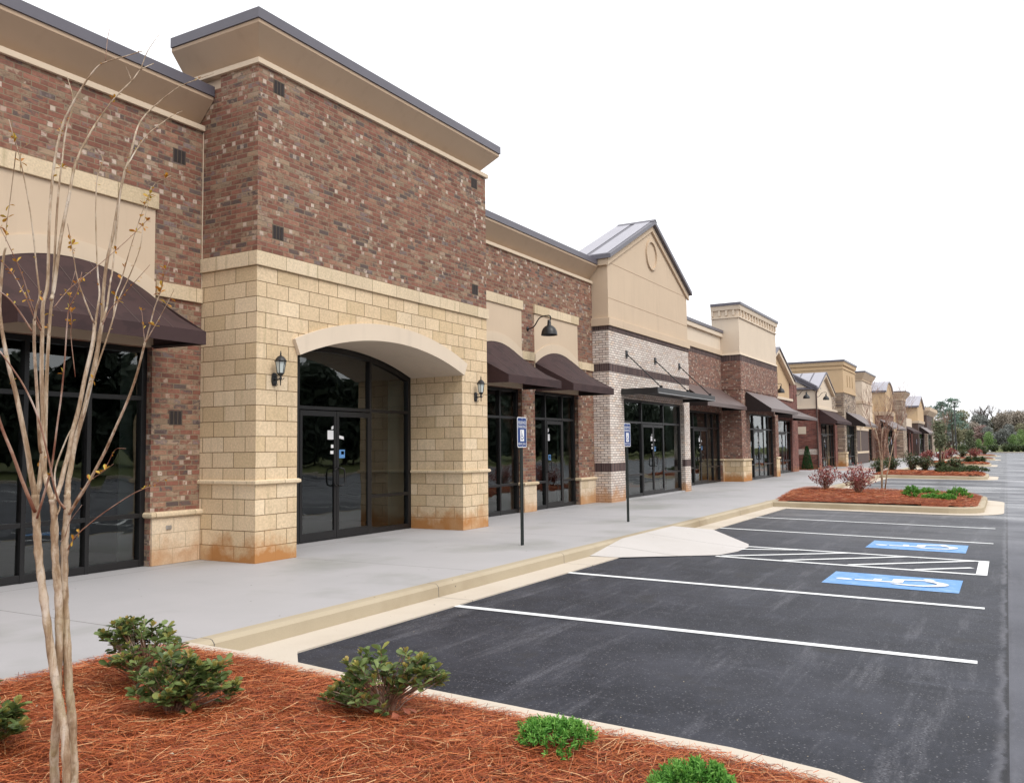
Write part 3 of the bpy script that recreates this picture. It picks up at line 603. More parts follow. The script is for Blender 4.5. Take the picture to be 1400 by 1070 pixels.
# flat canopy on rods
cn = thing('flat_canopy', 'flat black metal canopy hung on three rods over the white brick shop door', 'canopy', (25.2, GY, 3.0))
CY = 8.27; cx0, cx1 = 22.55, 27.93
MB().box(cx0, cx1, CY, CY+.06, 2.93, 3.10).box(cx0, cx0+.06, CY+.06, GY-.01, 2.93, 3.10).box(cx1-.06, cx1, CY+.06, GY-.01, 2.93, 3.10).build('frame', 'canopy', cn, bevel=.006)
mb = MB().box(cx0+.065, cx1-.065, CY+.065, GY-.012, 3.02, 3.05)
for k in range(7): mb.box(cx0+.3+k*.75, cx0+.34+k*.75, CY+.065, GY-.012, 3.051, 3.085)
mb.build('deck', 'canopy', cn)
MB().box(cx0+.05, cx1+.0, CY-.012, CY-.001, 2.945, 2.962).build('edge_strip', 'steel', cn)
for x in (22.99, 25.31, 27.58):
    r = MB().tube([(x, GY-.02, 4.12), (x, CY+.05, 3.12)], .016, 8).build('rod', 'black', cn, smooth=True)
    MB().box(x-.06, x+.06, GY-.035, GY-.002, 4.02, 4.22).box(x-.025, x+.025, CY+.02, CY+.10, 3.101, 3.17).build('bracket', 'black', r)

fit(cn)
# ---- 5: set-back speckled brick shop
VY = 10.24; V0, V1 = 27.9, 35.565
b = thing('brick_shop', 'set back speckled brick shop under one straight brown awning', 'shop building', (32, VY, 0))
O = (30.3, 35.42)
MB().wall(V0, V1, 0, 5.05, VY, VY+.35, [(O[0], O[1], 2.84)]).build('wall', 'brick2', b)
MB().box(V0, V1, VY-.006, VY+.3, 5.052, 5.238).build('soldier_course', 'soldier', b)
MB().box(V0, V1, VY-.06, VY+.3, 5.24, 5.45).build('stucco_base', 'eifs', b, bevel=.008)
MB().box(V0, V1, VY, VY+.3, 5.452, 6.0).build('parapet', 'cream', b)
MB().box(V0, V1, VY-.10, VY+.3, 6.002, 6.17).build('cornice', 'cream', b, bevel=.008)
MB().box(V0, V1, VY-.13, VY+.32, 6.173, 6.29).build('coping', 'metal', b)
each((O[1]+.012, V1, VY-.03, VY+.02, .003, .85), (V0, O[0]-.012, VY-.03, VY+.02, .003, .85)).build('stone_base', 'paleblock', b)
stone_cap(b, [(O[1]+.012, V1-.05, VY-.03, .852, .935)])
storefront(b, O[0], O[1], 2.84, VY+.10, [31.97, 33.72, 34.5], [2.19], [(31.97, 33.72, 2)])
shell(b, V0, V1, VY+.36, 5.7)

# ---- 6: cream topped brick tower
T0, T1, T2Y = 35.57, 42.15, 9.45; O = (36.9, 41.5)
b = thing('brick_shop', 'brown brick shop with a tall plain cream upper wall and small dentils under its coping', 'shop building', (38.9, T2Y, 0))
pth = [(T0, 10.6), (T0, T2Y), (T1, T2Y), (T1, 10.6)]
MB().wall(T0, T1, 0, 4.99, T2Y, T2Y+.5, [(O[0], O[1], 2.86)]).box(T0, T0+.5, T2Y+.5, 10.6, 0, 4.99).box(T1-.5, T1, T2Y+.5, 10.6, 0, 4.99).build('wall', 'brick2', b)
MB().sweep([(-.2, 3.80), (.03, 3.80), (.03, 4.985), (-.2, 4.985)], pth).build('upper_wall', 'brick2', b)
MB().sweep([(-.2, 4.99), (.02, 4.99), (.02, 5.235), (-.2, 5.235)], pth).build('soldier_course', 'soldier', b)
MB().sweep([(-.2, 5.24), (.05, 5.24), (.03, 5.32), (-.2, 5.33)], pth).build('stucco_base', 'cream', b)
MB().box(T0+.005, T1-.005, T2Y+.005, 10.6, 5.325, 7.2).build('parapet', 'cream', b)
MB().sweep([(-.2, 6.79), (.05, 6.79), (.05, 6.84), (-.2, 6.84)], pth).build('moulding', 'cream', b)
MB().sweep([(-.2, 7.13), (.07, 7.13), (.10, 7.31), (-.2, 7.31)], pth).build('cornice', 'cream', b)
MB().sweep([(-.4, 7.312), (.13, 7.312), (.13, 7.42), (-.4, 7.44)], pth).build('coping', 'metal', b)
mb = MB()
for k in range(14):
    x = T0+.18+k*(T1-T0-.36)/13; mb.box(x-.045, x+.045, T2Y-.06, T2Y+.004, 6.9, 7.128)
for k in range(4): y = T2Y+.2+k*.3; mb.box(T0-.055, T0+.004, y-.045, y+.045, 6.9, 7.128)
mb.build('dentils', 'cream', b)
MB().sweep([(-.1, .003), (.03, .003), (.03, .85), (-.1, .85)], [(T0, 10.2), (T0, T2Y), (O[0]-.012, T2Y)]).build('stone_base', 'stone', b)
mb = MB().sweep([(-.1, .003), (.03, .003), (.03, .85), (-.1, .85)], [(O[1]+.012, T2Y), (T1, T2Y), (T1, 10.2)]); mb.build('stone_base', 'stone', b)
for p in ([(T0-.03, 10.2), (T0-.03, T2Y-.03), (O[0]-.012, T2Y-.03)], [(O[1]+.012, T2Y-.03), (T1+.03, T2Y-.03), (T1+.03, 10.2)]):
    MB().sweep([(-.1, .852), (.02, .855), (.045, .87), (.045, .915), (.02, .93), (-.1, .933)], p).build('stone_cap', 'cast', b)
storefront(b, O[0], O[1], 2.86, T2Y+.12, [37.9, 39.75, 40.6], [2.19], [(37.9, 39.75, 2)])
shell(b, T0, T1, T2Y+.52, 5.9)

# ---- 7: recessed ochre gable
RY = 10.32; R0_, R1_ = 42.155, 50.1; O = (44.9, 49.3)
b = thing('gabled_shop', 'recessed shop with an ochre gable half hidden behind the cream topped brick shop', 'shop building', (46, RY, 0))
MB().wall(R0_, R1_, 0, 3.9, RY, RY+.35, [(O[0], O[1], 2.84)]).build('wall', 'redbrick', b)
MB().box(R0_, 49.6, RY-.06, RY+.3, 3.902, 4.04).build('stucco_base', 'cream', b, bevel=.008)
MB().prism([(R0_, 4.042), (48.9, 4.042), (48.9, 5.12), (45.75, 6.47), (R0_, 4.93)], 'y', RY, RY+.5).build('gable', 'ochre', b)
MB().box(48.9, R1_, RY+.02, RY+.4, 4.042, 5.0).build('pilaster', 'redbrick', b)
rp = [(42.16, 4.98), (45.75, 6.52), (49.3, 5.0), (49.3, 4.80), (45.75, 6.30), (42.16, 4.78)]
MB().prism([rp[0], rp[1], rp[4], rp[5]], 'y', RY-.22, RY-.002).prism([rp[1], rp[2], rp[3], rp[4]], 'y', RY-.22, RY-.002).build('rake_trim', 'cream', b)
rp = [(42.16, 5.06), (45.75, 6.60), (49.4, 5.04), (49.4, 4.985), (45.75, 6.525), (42.16, 4.985)]
MB().prism([rp[0], rp[1], rp[4], rp[5]], 'y', RY-.28, 13.).prism([rp[1], rp[2], rp[3], rp[4]], 'y', RY-.28, 13.).build('roof', 'metal', b)
storefront(b, O[0], O[1], 2.84, RY+.1, [46.4, 48.2], [2.17], [(46.4, 48.2, 2)])
shell(b, R0_, R1_, RY+.36, 4.7)

# ---- 8: cream gabled shop with a sloping side wall
S0, S1, SY = 54.8, 62.15, 10.0; O = (56.2, 61.2)
b = thing('gabled_shop', 'cream gabled shop on red brick, its side wall sloping up to a dark roof edge', 'shop building', (58.4, SY, 0))
MB().wall(S0, S1, 0, 3.68, SY, SY+.4, [(O[0], O[1], 2.84)]).box(S0, S0+.4, SY+.4, 14, 1.24, 3.68).box(S0, S0+.4, SY+.4, 14, 0.003, .9).build('wall', 'redbrick', b)
MB().box(S0-.005, S0+.3, SY-.005, 14, .902, 1.238).build('pale_band', 'whitebrick', b)
MB().box(S0-.012, S0+.2, 11.0-.37, 11.0+.15, 2.15, 2.6).build('medallion', 'cream', b, bevel=.01)
MB().sweep([(-.2, 3.682), (.06, 3.682), (.06, 3.82), (-.2, 3.82)], [(S0, 14), (S0, SY), (S1, SY)]).build('stucco_base', 'cream', b, bevel=.008)
MB().prism([(SY, 3.822), (14, 3.822), (14, 7.0), (SY, 4.72)], 'x', S0+.01, S0+.3).build('side_wall', 'cream', b)
MB().prism([(SY-.12, 4.72), (14, 7.07), (14, 7.27), (SY-.12, 4.92)], 'x', S0-.14, S0+.008).prism([(SY-.12, 4.925), (14, 7.275), (14, 7.40), (SY-.12, 5.06)], 'x', S0-.22, S0+1.2).build('side_rake', 'metal', b)
MB().prism([(S0+.31, 3.822), (60.4, 3.822), (60.4, 4.82), (57.5, 5.90), (S0+.31, 4.90)], 'y', SY+.005, SY+1.0).build('gable', 'cream', b)
rp = [(54.7, 4.86), (57.5, 6.02), (60.5, 4.82), (60.5, 4.66), (57.5, 5.83), (54.7, 4.70)]
MB().prism([rp[0], rp[1], rp[4], rp[5]], 'y', SY-.20, SY-.001).prism([rp[1], rp[2], rp[3], rp[4]], 'y', SY-.20, SY-.001).build('rake_trim', 'trim', b)
rp = [(54.6, 4.90), (57.5, 6.10), (60.6, 4.86), (60.6, 4.825), (57.5, 6.025), (54.6, 4.865)]
rf = MB().prism([rp[0], rp[1], rp[4], rp[5]], 'y', SY-.25, 12.2).prism([rp[1], rp[2], rp[3], rp[4]], 'y', SY-.25, 12.2).build('roof', 'metal', b)
sm = MB()
for k in range(3):
    ya, yb = SY-.2+k*.75, SY-.2+k*.75+.66
    pts = [(54.75, ya, 4.975), (57.4, ya, 6.07), (57.4, yb, 6.07), (54.75, yb, 4.975)]
    sm.add(pts+[(x, y, z+.012) for x, y, z in pts], [(4, 5, 6, 7), (0, 1, 5, 4), (1, 2, 6, 5), (2, 3, 7, 6), (3, 0, 4, 7)])
sm.build('roof_panel', 'seam', rf)
MB().box(60.4, S1, SY+.05, SY+.4, 3.822, 4.9).build('parapet', 'ledge', b)
MB().tube([(S0-.1, SY-.1, 4.8), (S0-.08, SY-.05, 4.55), (S0-.06, SY-.06, .1)], .05, 8).build('downspout', 'brownclad', b)
storefront(b, O[0], O[1], 2.84, SY+.1, [57.2, 58.7, 60.1], [2.15], [(57.2, 58.7, 2)])
shell(b, S0+.4, S1, SY+.42, 3.9)
# passage between 7 and 8
b = thing('passage_wall', 'dark recessed passage wall between the ochre gable and the red brick side wall', 'wall', (52, 13, 0))
MB().box(R1_+.01, S0-.01, 13.0, 13.2, 0, 4.6).build('wall', 'brownclad', b)

# ---- 9: stone and ochre tower
A0, A1, AY = 62.16, 67.6, 9.53; O = (63.0, 67.1)
b = thing('stone_shop', 'rough stone shop under a tall ochre box with three narrow slots', 'shop building', (64.9, AY, 0))
pth = [(A0, 13.2), (A0, AY), (A1, AY), (A1, 13.2)]
MB().wall(A0, A1, 0, 5.05, AY, AY+.5, [(O[0], O[1], 2.84)]).box(A0, A0+.5, AY+.5, 13.2, 0, 5.05).box(A1-.5, A1, AY+.5, 13.2, 0, 5.05).build('wall', 'ledge', b)
MB().sweep([(-.2, .003), (.05, .003), (.05, .86), (-.2, .86)], [(A0, 11), (A0, AY), (O[0]-.05, AY)]).build('stone_base', 'stone', b)
MB().sweep([(-.2, .862), (.09, .862), (.09, .98), (-.2, .98)], [(A0, 11), (A0, AY), (O[0]-.05, AY)]).build('stone_cap', 'cast', b)
MB().box(A0-.02, A1+.02, AY-.02, 13.3, 5.055, 6.9).build('parapet', 'ochre', b)
mb = MB()
for x in (63.85, 65.0, 66.1): mb.box(x-.09, x+.09, AY-.04, AY-.021, 5.5, 6.3)
mb.build('slot', 'slot', b)
MB().sweep([(-.2, 5.02), (.06, 5.02), (.06, 5.12), (-.2, 5.12)], pth).sweep([(-.2, 6.64), (.07, 6.64), (.07, 6.72), (-.2, 6.72)], pth).sweep([(-.2, 6.9), (.10, 6.9), (.13, 7.14), (-.2, 7.14)], pth).build('cornice', 'ochre', b)
MB().sweep([(-.4, 7.143), (.17, 7.143), (.17, 7.27), (-.4, 7.29)], pth).build('coping', 'metal', b)
storefront(b, O[0], O[1], 2.84, AY+.12, [63.9, 65.6, 66.3], [2.15], [(63.9, 65.6, 2)])
shell(b, A0, A1, AY+.52, 6.0)

# ---- 10: cream tower
C0, C1, CYY = 71.6, 77.2, 9.6
b = thing('stucco_shop', 'cream stucco shop with a flared top cornice and a brown panelled lower wall', 'shop building', (74, CYY, 0))
MB().box(67.61, C0-.01, 10.6, 10.9, 0, 4.6).build('link_wall', 'ledge', b)
MB().box(C0, C1, CYY, 13, 3.3, 6.5).box(C0+.02, C0+.5, CYY+.02, 10.6, 2.78, 3.298).build('upper_wall', 'cream', b)
pth = [(C0, 13), (C0, CYY), (C1, CYY), (C1, 13)]
MB().sweep([(-.2, 4.66), (.07, 4.66), (.07, 4.86), (-.2, 4.86)], pth).sweep([(-.2, 6.45), (.07, 6.45), (.07, 6.52), (-.2, 6.52)], pth).sweep([(-.3, 6.53), (.02, 6.53), (.30, 7.0), (.30, 7.05), (-.3, 7.05)], pth).build('cornice', 'eifs', b)
MB().sweep([(-.4, 7.052), (.34, 7.052), (.34, 7.17), (-.4, 7.2)], pth).build('coping', 'metal', b)
MB().box(C0-2.5, C1-.8, CYY+.3, CYY+.7, .02, 2.58).build('lower_wall', 'brownclad', b)
MB().box(C0-2.55, C1-.75, CYY+.24, CYY+.72, 2.582, 2.776).box(C0-2.55, C1-.75, CYY+.27, CYY+.298, .80, .96).box(C0+.3, C0+.4, CYY+.272, CYY+.298, .97, 2.58).build('pale_trim', 'trim', b)
shell(b, C0-4, C1, 10.91, 4.2)
# ---- 11: barrel vaulted ochre shop
D0, D1, D_Y = 86.6, 92.4, 9.6
b = thing('vaulted_shop', 'ochre shop with a barrel vaulted metal roof over brown brick', 'shop building', (89.5, D_Y, 0))
MB().wall(D0, D1, 0, 4.18, D_Y, D_Y+.4, [(D0+.5, D1-.4, 2.84)]).box(D0, D0+.4, D_Y+.4, 13.5, 0, 4.18).build('wall', 'brick2', b)
MB().sweep([(-.2, 4.182), (.09, 4.182), (.14, 4.54), (-.2, 4.54)], [(D0, 13.5), (D0, D_Y), (D1, D_Y)]).build('cornice', 'trim', b)
vf = arcf(D0, D1, 6.35, 7.35); n = 20; xs = [D0+(D1-D0)*i/n for i in range(n+1)]
MB().prism([(D0, 4.542), (D1, 4.542)]+[(x, vf(x)) for x in reversed(xs)], 'y', D_Y, 13.5).build('upper_wall', 'ochre', b)
MB().ring([(x, vf(x)+.12) for x in xs], [(x, vf(x)+.002) for x in xs], 'y', D_Y-.12, 13.4).build('roof', 'seam', b)
MB().box(D0-.15, D0+.0, D_Y-.1, 13.4, 6.30, 6.47).build('gutter', 'metal', b)
MB().box(D0+1., D1-.6, D_Y-.03, D_Y-.001, 5.86, 5.95).build('moulding', 'soffit', b)
storefront(b, D0+.5, D1-.4, 2.84, D_Y+.12, [88.2, 90.], [2.15], [(88.2, 90., 2)])
each((C1+.01, D0-.01, 10.6, 10.9, 2.85, 5.0)).build('link_wall', 'ochre', b)
each((C1+.01, 79, 10.6, 10.9, 0, 2.848), (81, 82.2, 10.6, 10.9, 0, 2.848), (84.4, D0-.01, 10.6, 10.9, 0, 2.848)).build('link_pier', 'brick2', b)
storefront(b, 79.0, 81.0, 2.84, 10.7, [80.], [2.15]); storefront(b, 82.2, 84.4, 2.84, 10.7, [83.3], [2.15])
shell(b, C1, D1, 11.0, 4.2)
# ---- 12: stone tower
b = thing('stone_shop', 'rough stone tower shop with a flared cornice beyond the vaulted roof', 'shop building', (98, 9.6, 0))
E0, E1, EY = 101.2, 105.0, 9.6; pth = [(E0, 14), (E0, EY), (E1, EY), (E1, 14)]
MB().box(E0, E1, EY, 14, 0, 6.2).build('wall', 'ledge', b)
MB().sweep([(-.2, 6.2), (.05, 6.2), (.05, 6.35), (-.2, 6.35)], pth).sweep([(-.3, 6.36), (.0, 6.36), (.45, 6.95), (.45, 7.05), (-.3, 7.05)], pth).build('cornice', 'eifs', b)
MB().sweep([(-.4, 7.052), (.5, 7.052), (.5, 7.16), (-.4, 7.2)], pth).build('coping', 'metal', b)
MB().box(D1+.01, E0-.01, 10.3, 10.7, 2.85, 4.9).build('link_wall', 'ochre', b)
each((D1+.01, 94, 10.3, 10.7, 0, 2.848), (97.5, E0-.01, 10.3, 10.7, 0, 2.848)).build('link_pier', 'redbrick', b)
storefront(b, 94., 97.5, 2.84, 10.4, [95.2, 96.3], [2.15])
shell(b, D1, E1, 11.0, 4.)
# ---- 13: metal roofed ochre shop
b = thing('gabled_shop', 'ochre shop with a silver standing seam gable roof near the far end of the row', 'shop building', (120, 9.6, 0))
F0, F1, FY = 119.6, 128.6, 9.6
MB().wall(F0, F1, 0, 4.1, FY, FY+.4, [(F0+1.2, F1-1, 2.84)]).box(F0, F0+.4, FY+.4, 15, 0, 4.1).build('wall', 'brownclad', b)
MB().sweep([(-.2, 4.102), (.10, 4.102), (.16, 4.42), (-.2, 4.42)], [(F0, 15), (F0, FY), (F1, FY)]).build('cornice', 'trim', b)
MB().prism([(F0, 4.422), (F1, 4.422), (F1, 6.1), (124.1, 7.55), (F0, 6.2)], 'y', FY, 15).build('upper_wall', 'ochre', b)
MB().prism([(F0-.3, 6.15), (124.1, 7.60), (124.1, 7.75), (F0-.3, 6.30)], 'y', FY-.2, 15.2).prism([(124.1, 7.6), (F1+.3, 6.05), (F1+.3, 6.2), (124.1, 7.75)], 'y', FY-.2, 15.2).build('roof', 'seam', b)
MB().box(F0-.45, F0-.3, FY-.2, 15.2, 6.08, 6.28).build('gutter', 'metal', b)
storefront(b, F0+1.2, F1-1, 2.84, FY+.12, [122.6, 124.4], [2.15], [(122.6, 124.4, 2)])
MB().box(105.01, F0-.01, 10.3, 10.7, 2.85, 4.6).build('link_wall', 'cream', b)
mb = MB(); xx = 105.01
for a, c in ((107, 110), (112, 115), (116.5, 118.8)):
    MB().box(xx, a, 10.3, 10.7, 0, 2.848).build('link_pier', 'redbrick', b); xx = c; storefront(b, a, c, 2.84, 10.4, [(a+c)/2], [2.15])
MB().box(xx, F0-.01, 10.3, 10.7, 0, 2.848).build('link_pier', 'redbrick', b)
MB().prism([(106, 4.62), (110.5, 4.62), (108.2, 5.5)], 'y', 10.3, 10.7).build('link_gable', 'cream', b)
MB().prism([(105.8, 4.6), (108.2, 5.56), (110.7, 4.6), (108.2, 5.7)], 'y', 10.0, 14).build('link_roof', 'seam', b)
shell(b, 105.0, F1, 11.0, 4.)
# ---- 14: end of the row
b = thing('stucco_shop', 'pinkish tan shop with a brown upper panel closing the far end of the row', 'shop building', (140, 9.6, 0))
H0, H1, HY = 133.5, 147.5, 9.6
MB().wall(F1+.01, H0, 0, 4.2, 10.3, 10.7, [(129.5, 132.8, 2.84)]).build('link_wall', 'redbrick', b)
storefront(b, 129.5, 132.8, 2.84, 10.4, [131.1], [2.15])
MB().wall(H0, H1, 0, 3.5, HY, HY+.4, [(H0+1.3, H1-5, 2.84)]).box(H0, H0+.4, HY+.4, 15, 0, 3.5).build('wall', 'ledge', b)
MB().box(H0, H1, HY, 15, 3.502, 5.5).build('upper_wall', 'brownclad', b)
MB().box(H1-1.2, H1+.02, HY-.03, HY+.2, 3.51, 5.49).build('pilaster', 'eifs', b)
MB().sweep([(-.3, 5.502), (.05, 5.502), (.5, 6.1), (.5, 6.6), (-.3, 6.6)], [(H0, 15), (H0, HY), (H1, HY), (H1, 15)]).build('cornice', 'eifs', b)
storefront(b, H0+1.3, H1-5, 2.84, HY+.12, [137, 139.5], [2.15], [(137, 139.5, 2)])
shell(b, F1+.1, H1, 11., 3.9)

# ------------------------------------------------------------------ awnings
def awning(label, x0, x1, yw, yf, zs, zm, zt, zb, zw, mat, group):
    """sloping fabric from a wall line (arched when zm > zs) to a straight valance"""
    r = thing('awning', label, 'awning', ((x0+x1)/2, yw, zb), group)
    n = 30; f = arcf(x0, x1, zs, zm) if zm > zs+.01 else (lambda x: zs); mb = MB(); rows = 6
    vs = []
    for j in range(rows+1):
        t = j/rows
        for i in range(n+1):
            x = x0+(x1-x0)*i/n; z = f(x)*(1-t)+zt*t-.03*math.sin(math.pi*t)*(1 if zm > zs else .3)+.006*math.sin(x*7+j)
            vs.append((x, yw+(yf-yw)*t, z))
    fs = [(j*(n+1)+i, j*(n+1)+i+1, (j+1)*(n+1)+i+1, (j+1)*(n+1)+i) for j in range(rows) for i in range(n)]
    mb.add(vs, fs).build('canopy', mat, r, smooth=True)
    if mat == 'awning':
        sm_ = MB()
        for t_ in (.2, .4, .6, .8):
            x = x0+(x1-x0)*t_; sm_.tube([(x, yw+(yf-yw)*k/6, f(x)*(1-k/6)+zt*k/6-.03*math.sin(math.pi*k/6)+.006*math.sin(x*7+k)+.003) for k in range(7)], .0035, 4, False)
        sm_.build('seams', 'awning2', r)
    MB().box(x0, x1, yf-.006, yf, zb, zt+.004).build('valance', mat, r)
    for x, s in ((x0, 1), (x1, -1)):
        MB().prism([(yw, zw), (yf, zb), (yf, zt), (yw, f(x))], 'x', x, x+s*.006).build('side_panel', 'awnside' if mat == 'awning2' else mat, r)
    MB().tube([(x0+.03, yf+.03, zb+.02), (x1-.03, yf+.03, zb+.02)], .014, 6).tube([(x0+.03, yf+.03, zb+.02), (x0+.03, yw-.01, zw+.03)], .014, 6).tube([(x1-.03, yf+.03, zb+.02), (x1-.03, yw-.01, zw+.03)], .014, 6).build('frame', 'black', r)
    return r
GA = 'arched brown awnings on the brick shops'
YW = WY-.018
awning('arched brown awning behind the bare foreground tree', 5.02, 7.38, YW, 8.6, 3.47, 3.80, 2.945, 2.785, 2.80, 'awning', GA)
awning('arched brown awning tucked against the stone doorway pier', 14.91, 17.27, YW, 8.6, 3.47, 3.80, 2.945, 2.785, 2.80, 'awning', GA)
awning('arched brown awning between the gooseneck lamp and the white brick corner', 17.89, 20.25, YW, 8.6, 3.47, 3.80, 2.945, 2.785, 2.80, 'awning', GA)
GB = 'straight brown awnings along the row'
awning('straight brown awning behind the rods of the flat black canopy', 30.15, 35.5, VY-.01, 9.2, 3.80, 3.80, 3.06, 2.92, 2.93, 'awning2', GB)
awning('straight awning on the brown brick shop with the plain cream upper wall', 36.2, 41.4, T2Y-.04, 8.37, 3.74, 3.74, 3.0, 2.87, 2.9, 'awning2', GB)
awning('low awning under the recessed ochre gable', 43.2, 49.6, RY-.01, 9.0, 3.5, 3.5, 2.93, 2.8, 2.85, 'awning2', GB)
awning('dark awning under the cream gable beside the rough stone corner', 55.4, 61.0, SY-.07, 8.9, 3.66, 3.66, 2.93, 2.76, 2.8, 'awning', GB)
awning('awning on the rough stone shop below the ochre box', 63.0, 69.3, AY-.01, 8.3, 3.72, 3.72, 2.85, 2.68, 2.85, 'awning2', GB)
awning('awning on the brown brick below the barrel vaulted roof', 80.5, 93.0, 9.5, 8.5, 3.66, 3.66, 2.95, 2.8, 2.85, 'awning2', GB)
awning('dark awning in front of the small shop between stone tower and silver roof', 105.8, 116.5, 10.2, 9.0, 3.6, 3.6, 2.9, 2.7, 2.8, 'awning', GB)
awning('awning on the far shop at the end of the row', 121, 131.5, 9.5, 8.5, 3.7, 3.7, 2.9, 2.75, 2.85, 'awning2', GB)

# ------------------------------------------------------------------ lamps on the walls
def lantern(loc, label):
    """local: the wall is y=0, the lamp stands out to -y"""
    r = thing('wall_lantern', label, 'wall lantern', loc, 'black lanterns beside the arched doorway')
    q = [i*math.pi/10 for i in range(20)]
    pl = [(.052*math.copysign(abs(math.cos(a))**.8, math.cos(a)), .105*math.copysign(abs(math.sin(a))**.75, math.sin(a))) for a in q]
    MB().prism(pl, 'y', -.03, -.001).build('backplate', 'black', r, local=True, bevel=.006)
    mb = MB().tube([(0, -.02, 0), (0, -.07, -.012), (0, -.13, .0), (0, -.15, .05)], [.014, .013, .012, .012], 8)
    mb.tube([(0, -.03, .03), (.0, -.06, .06), (0, -.09, .05), (0, -.10, .025), (0, -.085, .015)], .006, 6)
    mb.tube([(0, -.03, -.06), (0, -.05, -.105), (0, -.075, -.10), (0, -.08, -.075)], .006, 6)
    mb.tube([(-.0, -.15, -.0), (.03, -.16, -.01), (.055, -.165, .01), (.06, -.165, .03)], .006, 6)
    mb.lathe([(.0, -.105), (.007, -.10), (.009, -.03), (.018, -.01), (.022, .02), (.012, .045)], 10, (0, -.15, 0)).build('bracket', 'black', r, True, local=True)
    mb = MB().lathe([(.0, .035), (.02, .04), (.052, .08), (.055, .092), (.0, .092)], 6, (0, -.15, 0))
    for j in range(6):
        a = 2*math.pi*(j+.5)/6; mb.tube([(.053*math.cos(a), -.15+.053*math.sin(a), .09), (.083*math.cos(a), -.15+.083*math.sin(a), .275)], .0055, 5)
    mb.lathe([(.0, .272), (.098, .272), (.10, .283), (.085, .29), (.078, .31), (.052, .345), (.025, .362), (.012, .37), (.010, .385), (.016, .395), (.010, .405), (.005, .44), (.0, .442)], 12, (0, -.15, 0)).build('cage', 'black', r, local=True)
    MB().lathe([(.0, .093), (.049, .093), (.078, .271), (.0, .271)], 6, (0, -.15, 0)).build('glass', 'lampglass', r, local=True)
    return r
la = lantern((8.47, TY, 2.42), 'black wall lantern on the stone pier left of the arched doorway'); la.scale = (.86, .86, .86)
dup(la, (13.56, TY, 2.42), 'black wall lantern on the stone pier right of the arched doorway', 0, .86)
def gooseneck(loc, label):
    r = thing('gooseneck_lamp', label, 'gooseneck lamp', loc, 'gooseneck lamps on the shop fronts')
    rot = Matrix.Rotation(rad(90), 3, 'X')
    MB().lathe([(.0, .0), (.055, .0), (.055, .015), (.02, .03), (.0, .03)], 14, (0, 0, 0), rot).build('wall_plate', 'black', r, True, local=True)
    pts = []
    for t in [i/22 for i in range(23)]:
        y = -(.02+.50*t); z = .0+.27*(1/(1+math.exp(-(t-.45)*11)))-.002
        pts.append((0, y, z))
    for a in range(0, 181, 20): q = rad(a); pts.append((0, -.52-.06*math.sin(q)-.05*(1-math.cos(q))*.5, .268+.05*math.sin(q)-.16*(a/180)))
    MB().tube(pts, .014, 8).build('arm', 'black', r, True, local=True)
    e = Vector(pts[-1])
    MB().lathe([(.0, .06), (.035, .055), (.042, .0), (.045, -.06), (.055, -.075), (.105, -.10), (.15, -.15), (.178, -.215), (.188, -.285), (.192, -.30), (.182, -.295), (.15, -.18), (.06, -.10), (.0, -.09)], 20, e).build('shade', 'black', r, True, local=True)
    return r
gl = gooseneck((17.56, WY, 4.24), 'gooseneck lamp on the brick pier between two arched awnings')
dup(gl, (44.3, RY, 4.3), 'gooseneck lamp in front of the recessed ochre gable')
dup(gl, (50.6, 10.3, 4.3), 'gooseneck lamp left of the sloping cream side wall')
dup(gl, (55.0, SY, 4.4), 'gooseneck lamp at the corner of the cream gable')
MB_ = MB().box(50.11, 50.9, 10.32, 12.9, 0, 4.9)
tag(struct(MB_.build('brick_pier', 'redbrick', None), 'thing'), 'narrow red brick pier right of the ochre gable, carrying a gooseneck lamp', 'pier')
# ------------------------------------------------------------------ ground
def sheet(name, polys, mat, kind='structure'):
    mb = MB()
    for p in polys: mb.add(p, [tuple(range(len(p)))])
    return struct(mb.build(name, mat), kind)
XE = 176
ga = []
for xa, xb in ((-60, XE),):
    for y0, y1 in ((0, 5.05), (-24, 0)): ga.append([(xa, y0, gz(y0)), (xb, y0, gz(y0)), (xb, y1, gz(y1) if y1 < 5 else -.15), (xa, y1, gz(y1) if y1 < 5 else -.15)])
sheet('parking_lot', ga, 'asphalt')
sheet('ground', [[(-900, -900, -.62), (1200, -900, -.62), (1200, 900, -.62), (-900, 900, -.62)]], 'grass')
MB_ = MB().box(-60, XE, 5.56, 10.9, -.3, 0); struct(MB_.build('sidewalk', 'walk'))
def strip(path, w0, w1, z):      # flat band either side of a plan line
    return path
struct(MB().box(4.62, XE, 4.97, 5.40, -.2, -.138).build('gutter', 'gutter'))
mb = MB()
cp = [(5.40, -.16), (5.405, -.03), (5.43, -.004), (5.45, .002), (5.558, .002), (5.558, -.2), (5.40, -.2)]
mb.prism(cp, 'x', 4.6, 12.0); mb.prism(cp, 'x', 16.3, XE)
# the kerb dips behind the ramp
for a, c, h0, h1 in ((12.0, 13.0, .0, .0), (13.0, 15.3, .0, .0), (15.3, 16.3, .0, .0)): mb.prism(cp, 'x', a, c)
struct(mb.build('kerb', 'curb'))
rz_ = lambda y: gz(y)+.006
rv = [(12.95, 5.405, .004), (15.35, 5.405, .004), (14.45, 3.78, rz_(3.78)), (12.85, 3.80, rz_(3.8)), (11.7, 5.405, -.13), (16.45, 5.405, -.13), (14.05, 3.68, rz_(3.68)), (13.4, 3.68, rz_(3.68)), (11.75, 4.96, -.136), (16.4, 4.96, -.136)]
struct(MB().add(rv, [(0, 3, 7, 6, 2, 1), (0, 4, 8, 3), (1, 2, 9, 5)]).build('kerb_ramp', 'ramp'))
